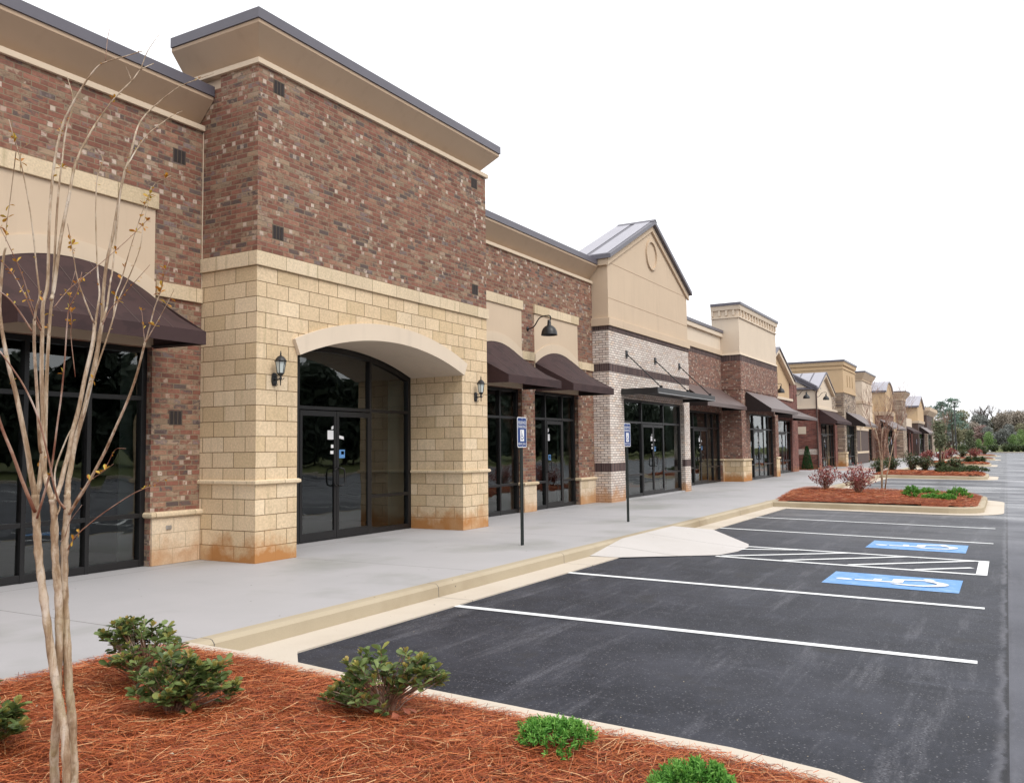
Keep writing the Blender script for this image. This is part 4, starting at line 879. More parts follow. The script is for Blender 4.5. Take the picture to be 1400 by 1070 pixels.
# kerbed planting beds in the lot
def bed_outline(x0, x1, ye, r=.9, n=8, back=5.9):
    p = [(x0, back), (x0, ye+r)]
    p += [(x0+r-r*math.cos(rad(90)*i/n), ye+r-r*math.sin(rad(90)*i/n)) for i in range(1, n+1)]
    p += [(x1-r+r*math.sin(rad(90)*i/n), ye+r-r*math.cos(rad(90)*i/n)) for i in range(0, n)]
    p += [(x1, ye+r), (x1, back)]
    return p
def zt(y, h=.0): return h if y >= 5 else h-.018*(5-y)
def inset(p, d):
    out = []
    for i in range(len(p)):
        a = Vector(p[max(i-1, 0)]); c = Vector(p[min(i+1, len(p)-1)]); t = (c-a).normalized(); out.append((p[i][0]-t.y*d, p[i][1]+t.x*d))
    return out
def kerb_ring(name, p, w=.15, drop=.22, mat='curb'):
    q = inset(p, w); mb = MB(); n = len(p); b = .025
    p2 = inset(p, b)
    vs = []
    for i in range(n):
        vs += [(p[i][0], p[i][1], zt(p[i][1])-drop), (p[i][0], p[i][1], zt(p[i][1])-b), (p2[i][0], p2[i][1], zt(p2[i][1])+.004), (q[i][0], q[i][1], zt(q[i][1])+.004), (q[i][0], q[i][1], zt(q[i][1])-drop)]
    fs = [(i*5+j, i*5+j+1, (i+1)*5+j+1, (i+1)*5+j) for i in range(n-1) for j in range(4)]
    return struct(mb.add(vs, fs).build(name, mat))
def apron(p, d, name='gutter'):
    q = inset(p, -d); n = len(p)
    vs = []
    for i in range(n):
        vs += [(p[i][0], p[i][1], gz(p[i][1])+.012), (q[i][0], q[i][1], gz(q[i][1])+.006)]
    return struct(MB().add(vs, [(2*i, 2*i+1, 2*i+3, 2*i+2) for i in range(n-1)]).build(name, 'gutter'))
def mulch(name, p, bump=.10, seed=1, cell=.12):
    """heaped surface inside an outline; returns a height function"""
    from mathutils.geometry import tessellate_polygon
    rng = np.random.default_rng(seed)
    xs = [a for a, _ in p]; ys = [c for _, c in p]; x0, x1, y0, y1 = min(xs), max(xs), min(ys), max(ys)
    PX = np.array(p)
    def inside_d(x, y):
        # signed distance to the outline (vectorised), positive inside
        d = np.full(x.shape, 1e9); ins = np.zeros(x.shape, bool)
        for i in range(len(PX)):
            a = PX[i]; c = PX[(i+1) % len(PX)]; e = c-a; L = (e**2).sum()+1e-12
            t = np.clip(((x-a[0])*e[0]+(y-a[1])*e[1])/L, 0, 1)
            d = np.minimum(d, np.hypot(x-a[0]-t*e[0], y-a[1]-t*e[1]))
            cr = ((a[1] > y) != (c[1] > y)) & (x < (c[0]-a[0])*(y-a[1])/(c[1]-a[1]+1e-12)+a[0]); ins ^= cr
        return np.where(ins, d, -d)
    ph = rng.uniform(0, 6, 8); kx = rng.uniform(1, 5, 8); ky = rng.uniform(-5, 5, 8)
    def hf(x, y):
        d = inside_d(x, y); nz = sum(np.sin(kx[i]*x+ky[i]*y+ph[i]) for i in range(8))/8
        base = np.where(y >= 5, 0, -.018*(5-y))
        return base+.006+np.clip(d/.35, 0, 1)*(bump*.55+nz*.05), d
    nx = max(4, int((x1-x0)/cell)); ny = max(4, int((y1-y0)/cell))
    gx, gy = np.meshgrid(np.linspace(x0, x1, nx+1), np.linspace(y0, y1, ny+1), indexing='ij')
    z, d = hf(gx, gy); ok = d > -cell*.9
    # pull outside points back onto the outline
    V = np.stack([gx, gy, np.where(d > -.001, z, z-.03)], -1).reshape(-1, 3); okf = ok.reshape(-1)
    q = []
    idx = np.arange((nx+1)*(ny+1)).reshape(nx+1, ny+1)
    qs = np.stack([idx[:-1, :-1], idx[1:, :-1], idx[1:, 1:], idx[:-1, 1:]], -1).reshape(-1, 4)
    dd = d.reshape(-1); keep = (dd[qs] > -.02).all(1)
    o = npmesh(name, V, qs[keep], 'mulch'); struct(o)
    for pl in o.data.polygons: pl.use_smooth = True
    return hf, (x0, x1, y0, y1)
def straw(name, hf, bb, n, L=(.10, .22), w=.0012, lift=.03, seed=3, over=-.03):
    rng = np.random.default_rng(seed); x0, x1, y0, y1 = bb
    x = rng.uniform(x0-.1, x1+.1, n*2); y = rng.uniform(y0-.1, y1+.1, n*2); z, d = hf(x, y)
    k = d > over*rng.random(n*2)**2.; x, y, z = x[k][:n], y[k][:n], z[k][:n]; n = len(x)
    a = rng.uniform(0, 2*np.pi, n)+.6*np.sin(x*1.7+y*1.1); ln = rng.uniform(*L, n); el = rng.normal(0, .13, n); ln = ln*np.clip(.45+hf(x, y)[1]/.25, .45, 1)
    dx, dy = np.cos(a)*ln/2, np.sin(a)*ln/2; dz = np.sin(el)*ln/2
    z = z+rng.random(n)**1.6*lift+.003; bend = rng.normal(0, .12, n)*ln
    mx_, my_ = x-np.sin(a)*bend, y+np.cos(a)*bend; ww = w*rng.uniform(.7, 1.5, n)
    tw = rng.uniform(-.8, .8, n)
    ox, oy, oz = -np.sin(a)*ww*np.cos(tw), np.cos(a)*ww*np.cos(tw), ww*np.sin(tw)
    lowz = z-np.abs(dz)*.2
    P = [np.stack([x-dx, y-dy, np.maximum(z-dz, lowz-.004)], -1), np.stack([mx_, my_, z+.006*rng.random(n)], -1), np.stack([x+dx, y+dy, np.maximum(z+dz, lowz-.004)], -1)]
    O = np.stack([ox, oy, oz], -1)
    V = np.stack([P[0]-O, P[0]+O, P[1]-O, P[1]+O, P[2]-O*.5, P[2]+O*.5], 1).reshape(-1, 3)
    b = np.arange(n)[:, None]*6; F = np.concatenate([b+np.array([0, 2, 3, 1]), b+np.array([2, 4, 5, 3])], 0)
    r = np.clip(rng.normal(.50, .30, n), 0, 1); r = np.concatenate([r, r])
    return struct(npmesh(name, V, F, 'needle', None, r), 'stuff')
# the bed the camera stands in
nb = [(4.62, 5.50), (4.60, 4.9), (4.59, 4.53), (4.53, 3.85), (4.50, 3.06), (4.47, 2.4), (4.46, 1.96), (4.44, 1.27), (4.36, .78), (4.18, .38), (3.8, -.02), (3.3, -.45), (2.6, -.85), (1.7, -1.1), (.5, -1.25), (-4, -1.3)]
nbr = nb[::-1]
kerb_ring('kerb', nbr, w=.19, mat='gutter')
inner = inset(nbr, .185)
poly = inner+[(4.35, 5.50), (4.0, 5.60), (3.3, 5.585), (-4, 5.585)]
hf, bb = mulch('mulch_bed', poly, .035, 2, .09)
near_h = lambda x, y: float(hf(np.array([x]), np.array([y]))[0][0])
straw('pine_straw', hf, (1.2, 4.7, -.6, 5.7), 95000, seed=4, over=-.03)
struct(MB().add([(4.60, 5.41, -.139), (4.60, 4.55, -.142), (4.68, 4.45, -.145), (5.2, 4.965, -.137), (5.2, 5.41, -.137)], [(0, 1, 2, 3, 4)]).build('gutter', 'gutter'))
# pebbles and fallen leaves on the straw
LANDS = []
specs = [(23.2, 29.2, .55), (45.2, 50.6, .85), (71, 77, 1.1), (97, 102.5, 1.1), (124, 130, 1.2)]
IS = []
for i, (a, c, ye) in enumerate(specs):
    p = bed_outline(a, c, ye, back=5.62); kerb_ring('kerb', p)
    pa = bed_outline(a, c, ye, back=5.35); apron(pa, .42 if i < 3 else .5)
    q = inset(p, .14)
    q[0] = (a+.14, 5.85 if i == 0 else 5.75); q[-1] = (c-.14, 5.75)
    if i == 0: q = [(a+.3, 5.4)]+q[1:]; q[-1] = (c-.3, 6.1)
    h_, b_ = mulch('mulch_bed', q, .16, 10+i, .2 if i else .15); IS.append((h_, b_))
    if i < 3: straw('pine_straw', h_, b_, (16000, 7000, 3500)[i], w=(.0022, .005, .009)[i], L=((.12, .24), (.15, .3), (.2, .4))[i], lift=.04, seed=20+i, over=-.05)
def land_h(i, x, y): return float(IS[i][0](np.array([x]), np.array([y]))[0][0])
# pink paved crossing patches
sheet('paving', [[(50.8, 5.6, .004), (57.5, 5.6, .004), (59.5, 9.0, .004), (53.0, 9.0, .004)]], 'pink')
sheet('paving', [[(29.5, 5.3, -.005), (32.6, 5.3, -.005), (32.2, 6.3, .004), (29.7, 6.3, .004)]], 'pink')

# ------------------------------------------------------------------ painted markings
def flat(polys, z=.004):
    mb = MB()
    for p in polys: mb.add([(x, y, gz(y)+z) for x, y in p], [tuple(range(len(p)))])
    return mb
def line(a, c, w=.105):
    a = Vector(a); c = Vector(c); d = (c-a).normalized(); n = Vector((-d.y, d.x))*w/2
    return [tuple(a-n), tuple(c-n), tuple(c+n), tuple(a+n)]
stalls = [(7.50, 7.66), (10.13, 10.17), (16.9, 16.75), (19.75, 19.68), (31.0, 31.0), (34.1, 34.1), (37.5, 37.5), (41.2, 41.2), (53.6, 53.6), (56.4, 56.4), (59.2, 59.2), (62, 62), (65, 65), (68, 68), (80, 80), (83, 83), (86, 86), (89, 89), (92, 92), (106, 106), (110, 110), (114, 114), (118, 118)]
for a, c in stalls: struct(flat([line((a, 4.975), (c, .27))]).build('line_marking', 'paint'))
for x in (8, 18, 28, 38, 48): struct(flat([line((x, -7.5), (x, -12.4))]).build('line_marking', 'paint'))
for x in (9.3, 12.1, 20.6, 23.4): struct(flat([line((x, -12.4), (x, -17.2))]).build('line_marking', 'paint'))
XN, XF = 12.72, 14.16
hp = [line((XN, 3.82), (XN, .29), .1), line((XF, 3.86), (XF, .29), .1)]
struct(flat(hp).build('line_marking', 'paint'))
struct(flat([[(XN-.05, .29), (XF+.05, .29), (XF+.05, .42), (XN-.05, .42)]], .0052).build('line_marking', 'paint'))
hd = [((13.72, 3.72), (14.11, 2.94)), ((12.77, 3.74), (14.11, 2.2)), ((12.77, 2.85), (14.11, 1.38)), ((12.77, 1.97), (14.11, .50)), ((12.77, 1.13), (13.35, .48))]
struct(flat([line(a, c, .09) for a, c in hd], .0066).build('line_marking', 'paint'))
for k, (x0, x1, y0, y1, lab) in enumerate(((11.02, 12.06, .54, 2.02, 'blue painted access symbol in the nearer marked bay'), (15.05, 16.2, .62, 2.06, 'blue painted access symbol in the bay beyond the hatched strip'))):
    r = thing('painted_symbol', lab, 'road marking', ((x0+x1)/2, (y0+y1)/2, gz((y0+y1)/2)))
    flat([[(x0, y0), (x1, y0), (x1-.0, y1), (x0+.0, y1)]]).build('background', 'bluepaint', r)
    w = x1-x0; sy = (y1-y0)*.86; mb = MB()
    for j, q in enumerate(isa(1.)):
        pts = [(x0+w*.12+px*w*.80, y0+.1+py*sy) for px, py in q]
        mb.add([(x, y, gz(y)+.008+j*.0003) for x, y in pts], [tuple(range(len(pts)))])
    mb.build('symbol', 'paint', r)

# ------------------------------------------------------------------ parking signs
def sign(loc, label, top=1.93, rz=0):
    r = thing('parking_sign', label, 'parking sign', loc, 'blue parking signs on dark posts', rz)
    prof = [(-.034, 0), (-.034, .006), (-.014, .006), (-.014, .034), (.014, .034), (.014, .006), (.034, .006), (.034, 0), (.018, 0), (.018, .028), (-.018+.036-.01, .028), (-.008, .028), (-.018, .028), (-.018, 0)]
    MB().prism([(-.034, 0), (-.034, .005), (-.016, .005), (-.012, .033), (.012, .033), (.016, .005), (.034, .005), (.034, 0), (.020, 0), (.016, 0), (.010, .027), (-.010, .027), (-.016, 0)], 'z', 0, top-.02).build('post', 'postgreen', r, local=True)
    w, h = .152, .46; zc = top-h/2
    def rr(W_, H_, R_):
        o = []
        for cx, cz, a0 in ((W_-R_, H_-R_, 0), (-W_+R_, H_-R_, 90), (-W_+R_, -H_+R_, 180), (W_-R_, -H_+R_, 270)):
            o += [(cx+R_*math.cos(rad(a0+i*18)), zc+cz+R_*math.sin(rad(a0+i*18))) for i in range(6)]
        return o
    pn = MB().prism(rr(w, h/2, .035), 'y', -.006, -.003).build('panel', 'white', r, local=True)
    MB().prism(rr(w-.012, h/2-.012, .026), 'y', -.0075, -.0062).build('face', 'blue', pn, local=True)
    mb = MB()
    for s, z, hh in (('RESERVED', .145, .052), ('PARKING', .083, .05), ('PERMIT ONLY', -.178, .038)):
        v, f = text_mesh(s, hh*1.25); mxw_ = max(abs(x) for x, y, z_ in v); k = min(1, (w-.022)/mxw_)
        mb.add([(x*k, -.0085, zc+z+y) for x, y, _ in v], f)
    mb.box(-.062, .062, -.0087, -.0078, zc-.135, zc+.04)
    mb.build('lettering', 'white', pn, local=True)
    mb = MB()
    for j, q in enumerate(isa(.125)): mb.add([(px-.064, -.0092-j*.00004, zc-.118+py*1.12) for px, py in q], [tuple(range(len(q)))])
    mb.build('symbol', 'blue', pn, local=True)
    mb = MB()
    for z in (.20, -.205): mb.lathe([(.0, .004), (.008, .003), (.009, 0)], 10, (0, -.0078, zc+z), Matrix.Rotation(rad(90), 3, 'X'))
    mb.build('bolt', 'steel', pn, local=True)
    return r
sg = sign((11.48, 6.40, 0), 'blue parking sign on a dark post nearest the arched doorway', 1.93, rad(2))
dup(sg, (15.93, 6.50, 0), 'blue parking sign in front of the white brick corner', rad(-2))
dup(sg, (67.5, 7.2, 0), 'far parking sign seen right of the thin bare tree trunks')
dup(sg, (90.5, 7.45, 0), 'far parking sign, the left one of a close pair beyond the vaulted roof', 0)
dup(sg, (94.6, 7.45, 0), 'far parking sign, the right one of a close pair beyond the vaulted roof', 0)

# ------------------------------------------------------------------ planting
def leaves(rng, P, D, L, wid, fold=.25, tiprand=.3):
    """leaf blades: P (N,3) bases, D (N,3) directions, L lengths -> verts, 5-gon halves"""
    n = len(P); D = D/np.linalg.norm(D, axis=1)[:, None]
    rv_ = rng.normal(size=(n, 3)); S = np.cross(D, np.array([0, 0, 1.])+rv_*tiprand); S /= np.linalg.norm(S, axis=1)[:, None]+1e-9
    N = np.cross(S, D); N *= np.sign(N[:, 2:3]+1e-6)
    L = L[:, None]; W_ = L*wid
    V = [P]
    for t, w, dn in ((.3, .25, .0), (.62, .5, -.02), (.90, .34, -.07)):
        for sg_ in (-1, 1): V.append(P+D*L*t+S*W_*w*sg_+N*(W_*w*fold+L*dn))
    V.append(P+D*L-N*L*.10)
    V = np.stack(V, 1)                     # base, l1,r1,l2,r2,l3,r3, tip
    b = np.arange(n)[:, None]*8
    F = np.concatenate([b+np.array([0, 7, 5, 3, 1]), b+np.array([0, 2, 4, 6, 7])], 0)
    return V.reshape(-1, 3), F
def hawthorn(label, loc, lobes, tips, seed, size=.055, group='hawthorn shrubs in the straw bed'):
    rng = np.random.default_rng(seed); r = thing('shrub', label, 'shrub', loc, group)
    T = []; stems = MB()
    for (cx, cy, cz, rx, ry, rzz, wgt) in lobes:
        for _ in range(int(tips*wgt)):
            d = rng.normal(size=3); d[2] = abs(d[2])*1.1-.42; d /= np.linalg.norm(d); q = rng.uniform(.55, 1.05)
            T.append((cx+d[0]*rx*q, cy+d[1]*ry*q, max(.03, cz+d[2]*rzz*q), d[0], d[1], d[2]))
    P, D, L, RN = [], [], [], []
    for (x, y, z, a, b_, c) in T:
        k = rng.uniform(.1, .3); m1 = (x*k*1.2+rng.normal()*.01, y*k*1.2+rng.normal()*.01, z*.45)
        stems.tube([(rng.normal()*.02, rng.normal()*.02, -.02), m1, (x, y, z)], [.005, .004, .0025], 4, False)
        up = np.array([a*.5, b_*.5, .75]); up /= np.linalg.norm(up); nl = rng.integers(7, 11)
        for j in range(nl):
            q = 2*np.pi*j/nl+rng.uniform(-.3, .3); side = np.array([np.cos(q), np.sin(q), 0]); dr = up*rng.uniform(.15, .8)+side*.8+rng.normal(size=3)*.12
            P.append(np.array([x, y, z])-up*rng.uniform(0, .05)); D.append(dr); L.append(size*rng.uniform(.7, 1.25)); RN.append(np.clip(rng.normal(.42, .2), 0, .80))
        if rng.random() < .5:
            for j in range(5):
                P.append(np.array([x, y, z])); D.append(up+rng.normal(size=3)*.25); L.append(size*rng.uniform(.5, .8)); RN.append(rng.uniform(.80, .97))
    # old red leaves low down
    for j in range(10):
        q = rng.uniform(0, 6.28); P.append(np.array([math.cos(q)*.12, math.sin(q)*.12, rng.uniform(.03, .1)])); D.append(np.array([math.cos(q), math.sin(q), -.3])); L.append(size*1.1); RN.append(1.)
    V, F = leaves(rng, np.array(P), np.array(D), np.array(L), .55)
    npmesh('foliage', V, F, 'hawthorn', r, np.concatenate([RN, RN]))
    stems.build('stem', 'twig', r, local=True)
    return r
hz = near_h
hawthorn('leafy hawthorn shrub, front one of the pair right of the bare tree', (3.32, 4.10, hz(3.32, 4.1)-.02), [(0, 0, .19, .23, .21, .19, .6), (.10, -.16, .19, .16, .16, .15, .4)], 105, 5, .06)
hawthorn('leafy hawthorn shrub, rear one of the pair, beside the sidewalk edge', (3.62, 4.72, hz(3.62, 4.72)-.02), [(0, 0, .22, .22, .22, .22, .7), (-.1, .1, .36, .12, .12, .11, .3)], 85, 6, .056)
hawthorn('leafy hawthorn shrub standing alone against the dark asphalt', (3.90, 3.05, hz(3.9, 3.05)-.02), [(-.06, .04, .19, .19, .19, .19, .5), (.06, -.17, .24, .13, .14, .18, .32), (-.1, .24, .12, .12, .12, .10, .18)], 100, 8, .056)
hawthorn('leafy hawthorn shrub cut by the left edge of the photo', (2.28, 4.60, hz(2.28, 4.6)-.02), [(0, 0, .26, .28, .26, .28, .7), (.12, -.32, .14, .17, .17, .14, .3)], 130, 9, .068)
def juniper(label, loc, R, hgt, n, seed, mat='juniper', tuft=.05, wid=.0035, group='low junipers'):
    rng = np.random.default_rng(seed); r = thing('juniper', label, 'juniper', loc, group)
    V, F, RN = [], [], []
    o = 0; lob = rng.uniform(0, 6.28, 3)
    P, D, L = [], [], []
    for i in range(n):
        a = rng.uniform(0, 6.28); q = math.sqrt(rng.random())*(1+.25*math.sin(2*a+lob[0])+.18*math.sin(5*a+lob[1])); x, y = math.cos(a)*q*R[0], math.sin(a)*q*R[1]
        z = hgt*max(0.05, (1-q*q*.75))*rng.uniform(.55, 1.0); sh = rng.uniform(0, 1)
        dr = np.array([math.cos(a)*q*.7, math.sin(a)*q*.7, .8])+rng.normal(size=3)*.28
        for k in range(16):
            off = dr/np.linalg.norm(dr)*tuft*k/16
            P.append(np.array([x, y, z])+off); D.append(dr+rng.normal(size=3)*.75); L.append(tuft*.42); RN.append(np.clip(.15+.5*k/16+.25*sh+rng.normal()*.08, 0, 1))
    P, D, L = np.array(P), np.array(D), np.array(L); D /= np.linalg.norm(D, axis=1)[:, None]
    S = np.cross(D, rng.normal(size=D.shape)); S /= np.linalg.norm(S, axis=1)[:, None]; n = len(P)
    V = np.stack([P-S*wid, P+S*wid, P+D*L[:, None]+S*wid*.5, P+D*L[:, None]-S*wid*.5], 1).reshape(-1, 3)
    npmesh('foliage', V, np.arange(n*4).reshape(-1, 4), mat, r, np.array(RN))
    mb = MB()
    for k in range(7):
        a = k*.9; mb.tube([(0, 0, -.02), (math.cos(a)*R[0]*.4, math.sin(a)*R[1]*.4, hgt*.35), (math.cos(a)*R[0]*.7, math.sin(a)*R[1]*.7, hgt*.6)], [.006, .004, .003], 4, False)
    mb.build('stem', 'twig', r, local=True)
    return r
juniper('small bright green juniper between the hawthorn and the kerb', (3.93, 2.02, hz(3.93, 2.02)), (.16, .20), .075, 260, 3)
juniper('bright green juniper cut by the bottom edge of the photo', (3.62, 1.20, hz(3.62, 1.2)), (.155, .185), .15, 420, 4)
jl_ = [(25.2, 2.25, .20, 'deep green juniper, upright leftmost of the five on the kerbed bed', .26), (27.1, 2.0, .26, 'low juniper behind the others on the kerbed bed', .13), (24.7, 1.75, .22, 'low juniper nearest the kerb on the kerbed bed', .10), (24.6, 1.40, .20, 'second low juniper along the kerb of the kerbed bed', .11), (26.0, 1.2, .27, 'rightmost juniper, towards the rounded kerb end', .22)]
for i, (x, y, s, lab, h_) in enumerate(jl_): juniper(lab, (x, y, land_h(0, x, y)), (s, s), h_, 110, 30+i, tuft=.09, wid=.010, group='junipers on the kerbed bed')
def twiggy(name, label, loc, R, hgt, nst, mat, seed, leaf=.035, per=10, group=None, cat='shrub', wid=.5, dens=1., clear=.25):
    rng = np.random.default_rng(seed); r = thing(name, label, cat, loc, group); st = MB(); P, D, L = [], [], []
    for i in range(nst):
        a = rng.uniform(0, 6.28); q = math.sqrt(rng.random()); x, y = math.cos(a)*q*R, math.sin(a)*q*R; z = hgt*(1-.45*q*q)*rng.uniform(.7, 1.05)
        pts = [np.array([rng.normal()*.03, rng.normal()*.03, -.03]), np.array([x*.35, y*.35, z*.45]), np.array([x*.8, y*.8, z*.8]), np.array([x, y, z])]
        st.tube(pts, [.008, .006, .004, .002], 4, False)
        for k in range(int(per*dens)):
            t = rng.uniform(clear, 1)*3; j = min(2, int(t)); p = pts[j]*(1-(t-j))+pts[j+1]*(t-j)
            d = rng.normal(size=3)+np.array([0, 0, .4]); P.append(p+d*.02); D.append(d); L.append(leaf*rng.uniform(.7, 1.4))
    V, F = leaves(rng, np.array(P), np.array(D), np.array(L), wid); npmesh('foliage', V, F, mat, r)
    st.build('stem', 'twig', r, local=True); return r
GR = 'red leaved shrubs in the beds'
twiggy('shrub', 'sparse red leaved shrub, left of two in the nearest kerbed bed', (28.0, 4.9, land_h(0, 28, 4.9)), .52, .78, 44, 'loro', 41, .065, 18, GR)
twiggy('shrub', 'sparse red leaved shrub beside the thin trunks in the nearest kerbed bed', (26.5, 3.75, land_h(0, 26.5, 3.75)), .62, .86, 58, 'loro', 42, .065, 19, GR)
GG = 'green shrubs in the second bed'
for i, (x, y, s, lab) in enumerate(((47.9, 5.75, .8, 'round green shrub behind the thin bare trunks'), (49.3, 5.3, .75, 'round green shrub in the second bed right of the bare trunks'), (50.0, 4.4, 1.0, 'largest round green shrub in the second bed'), (50.0, 3.75, .8, 'dark green shrub close against the largest one in the second bed'), (48.9, 2.95, .55, 'small green shrub at the foot of the slim evergreen tree'), (50.0, 2.35, .7, 'green shrub right of the slim evergreen tree'))):
    twiggy('shrub', lab, (x, y, land_h(1, min(x, 50.3), y)), s*.62, s, 60, 'shrubgreen', 50+i, .10, 14, GG, clear=.1)
for i, (x, y, lab) in enumerate(((47.6, 2.6, 'flat green juniper in the second bed below the slim evergreen'), (48.6, 1.75, 'flat green juniper near the end of the second bed'), (49.6, 1.5, 'wide flat green juniper at the end of the second bed'))):
    juniper(lab, (x, y, land_h(1, x, y)), (.5, .55), .22, 130, 60+i, 'shrubgreen', .13, .016, 'flat junipers in the second bed')
for i, (x, y, s, lab) in enumerate(((73, 5.3, .9, 'red shrub left of the slim evergreen tree, in the third bed'), (74, 4.4, .85, 'red shrub behind the slim evergreen tree, in the third bed'), (99, 5.0, 1.0, 'red shrub in the fourth bed beside the sidewalk'), (100, 2.9, 1.1, 'red shrub towards the lane in the fourth bed'))):
    twiggy('shrub', lab, (x, y, land_h(2 if i < 2 else 3, x, y)), s*.7, s, 50, 'loro', 70+i, .13, 12, 'red shrubs in the far beds')
for i, (x, y, s, lab) in enumerate(((74, 2.6, .35, 'low green shrub in the third bed, left of three'), (75, 2.1, .35, 'low green shrub in the third bed, middle of three'), (75.5, 1.7, .35, 'low green shrub in the third bed, right of three'), (100, 4.0, 1.0, 'green shrub between two red ones in the fourth bed'), (126, 4.0, 1.0, 'dark green shrub in the farthest bed'), (127, 2.6, .8, 'small dark green shrub at the end of the farthest bed'))):
    twiggy('shrub', lab, (x, y, land_h(2 if i < 3 else (3 if i == 3 else 4), x, y)), s*.8, s, 45, 'shrubgreen', 80+i, .14, 12, 'green shrubs in the far beds', clear=.1)
# clipped cypress against the red brick side wall
rng = np.random.default_rng(5); r = thing('cypress_shrub', 'small dark green cone shaped cypress against the red brick wall', 'shrub', (53.9, 10.45, 0))
P, D, L = [], [], []
for i in range(2600):
    z = rng.random()**1.3*1.35; rr_ = .33*(1-z/1.42)**.75*(.8+.2*rng.random()); a = rng.uniform(0, 6.28); P.append((math.cos(a)*rr_, math.sin(a)*rr_, z+.03)); D.append((math.cos(a)*.6, math.sin(a)*.6, 1)); L.append(.07)
V, F = leaves(rng, np.array(P), np.array(D)+rng.normal(size=(2600, 3))*.2, np.array(L), .4); npmesh('foliage', V, F, 'cypress', r)
MB().tube([(0, 0, 0), (0, 0, 1.2)], [.03, .01], 6).build('trunk', 'trunk', r, local=True)
MB_ = MB().box(53.2, 54.7, 10.1, 11.6, -.05, .012); struct(MB_.build('mulch_bed', 'mulch'))

# ------------------------------------------------------------------ the bare tree in front
def cat(pts, n):
    """smooth resample of 3-D points"""
    P = [Vector(p) for p in pts]; P = [P[0]*2-P[1]]+P+[P[-1]*2-P[-2]]; out = []
    for i in range(1, len(P)-2):
        for k in range(n):
            t = k/n; a, b_, c, d = P[i-1:i+3]
            out.append(.5*((2*b_)+(c-a)*t+(2*a-5*b_+4*c-d)*t*t+(3*b_-a-3*c+d)*t**3))
    out.append(P[-2]); return out
TB = tuple(at(88, 1085, 3.72))[:2]
tree = thing('bare_tree', 'multi stemmed bare young tree with pale smooth bark in the straw bed', 'tree', (TB[0], TB[1], hz(*TB)))
D0_ = 3.70
BUD = []
def limb(name, mat, segs, rng, r0, r1, k=7, d0=D0_, d1=None, knots=0, buds=0, base=None):
    """segs: picture-measured way points (u, v); d0..d1 the distance along the limb"""
    d1 = d0 if d1 is None else d1; n = len(segs)
    pts = [at(u, v, d0+(d1-d0)*i/max(1, n-1)) for i, (u, v) in enumerate(segs)]
    if base is not None: pts = [Vector(base)]+pts
    P = cat(pts, 5); m_ = len(P); rs = []; th = 1. if knots else (1.08 if r0 > .006 else 1.0)
    for i in range(m_):
        t = i/(m_-1); rr = (r0+(r1-r0)*t)*.94*th
        if knots: rr *= 1+.10*math.sin(i*1.9+knots)+.12*max(0, math.sin(i*.83+knots*2))**6
        rs.append(rr)
    o = MB().tube(P, rs, k).build(name, mat, tree, smooth=True)
    for _ in range(buds):
        t = rng.uniform(.35, 1) if buds < 9 else rng.uniform(.15, 1); q = P[min(m_-1, int(t*(m_-1)))]; BUD.append((q, rng.random()))
    return o
rg_ = random.Random(3)
limb('trunk', 'bark', [(92, 1085), (91, 1049), (88, 1001), (84, 975), (75, 926), (67, 870), (60, 818), (54, 770), (51, 732), (49.5, 704), (48.5, 676)], rg_, .0185, .0165, 9, D0_-.03, D0_+.03, 1)
limb('trunk', 'bark', [(75, 1088), (75, 1068), (74, 1029), (78.5, 975), (79, 930), (81, 870), (80, 816), (77.6, 788), (75, 751), (74, 704), (72, 682)], rg_, .0205, .0150, 9, D0_+.06, D0_+.02, 2)
limb('trunk', 'bark', [(101, 1088), (101, 1057), (98, 976), (94, 935), (91, 870), (88, 816), (88, 770), (89, 732), (92, 700), (92, 676)], rg_, .0205, .0150, 9, D0_+.04, D0_+.10, 3)
def B(segs, r0, r1, d0, d1, buds=0, mat='bark', k=6): limb('branch', mat, segs, rg_, r0, r1, k, D0_+d0, D0_+d1, 0, buds)
B([(49, 700), (45, 693), (30, 656), (17, 620), (0, 577), (-14, 520)], .0085, .005, .03, -.15, 0, 'twig')
B([(48.5, 682), (46, 667), (41, 640), (37, 613), (22, 539), (11, 496), (0, 429), (2, 380), (5, 350), (8, 338)], .0135, .004, .03, .0, 2)
B([(49, 684), (50, 674), (54, 661), (58, 620), (59, 579), (57, 512), (58, 445), (59, 415), (65, 388), (67, 315), (69.5, 270), (74, 225), (80, 192), (90, 160), (112, 120), (132, 93), (148, 84), (172, 77), (195, 70)], .0125, .0018, .03, .35, 9)
B([(144, 84), (147, 54), (150, 40)], .002, .0012, .32, .36, 0, 'twig', 4)
B([(72, 684), (65, 663), (61, 644), (61, 615), (62, 579), (64, 512), (67, 456), (69.5, 422), (72, 400), (78.5, 281), (85, 220), (90, 180), (100, 140), (92, 105)], .0125, .0018, .02, .4, 10)
B([(70, 410), (74, 393), (83, 326), (94, 270), (101, 232), (110, 207), (124.5, 180), (132, 168), (156, 135), (180, 111), (192, 96), (210, 87)], .0085, .002, .2, .55, 4)
B([(192, 96), (201, 72), (212, 55), (217.5, 48)], .0026, .0012, .5, .55, 0, 'bark', 4)
B([(180, 111), (176, 100), (172, 91)], .002, .001, .47, .47, 0, 'bark', 4)
B([(56, 618), (54, 602), (50.5, 535), (47, 478.5), (47, 436)], .0075, .006, .05, -.1, 0)
B([(47, 438), (50, 420), (54, 404), (50.5, 371), (46, 326), (40, 281), (31, 234), (25, 207), (18, 185), (12, 163)], .005, .0015, -.1, -.2, 10)
B([(24, 205), (34, 200), (48, 192)], .0017, .001, -.18, -.2, 1, 'bark', 4)
B([(22, 207), (18, 240), (13, 280), (9, 308), (8, 330)], .0022, .001, -.18, -.1, 6, 'bark', 4)
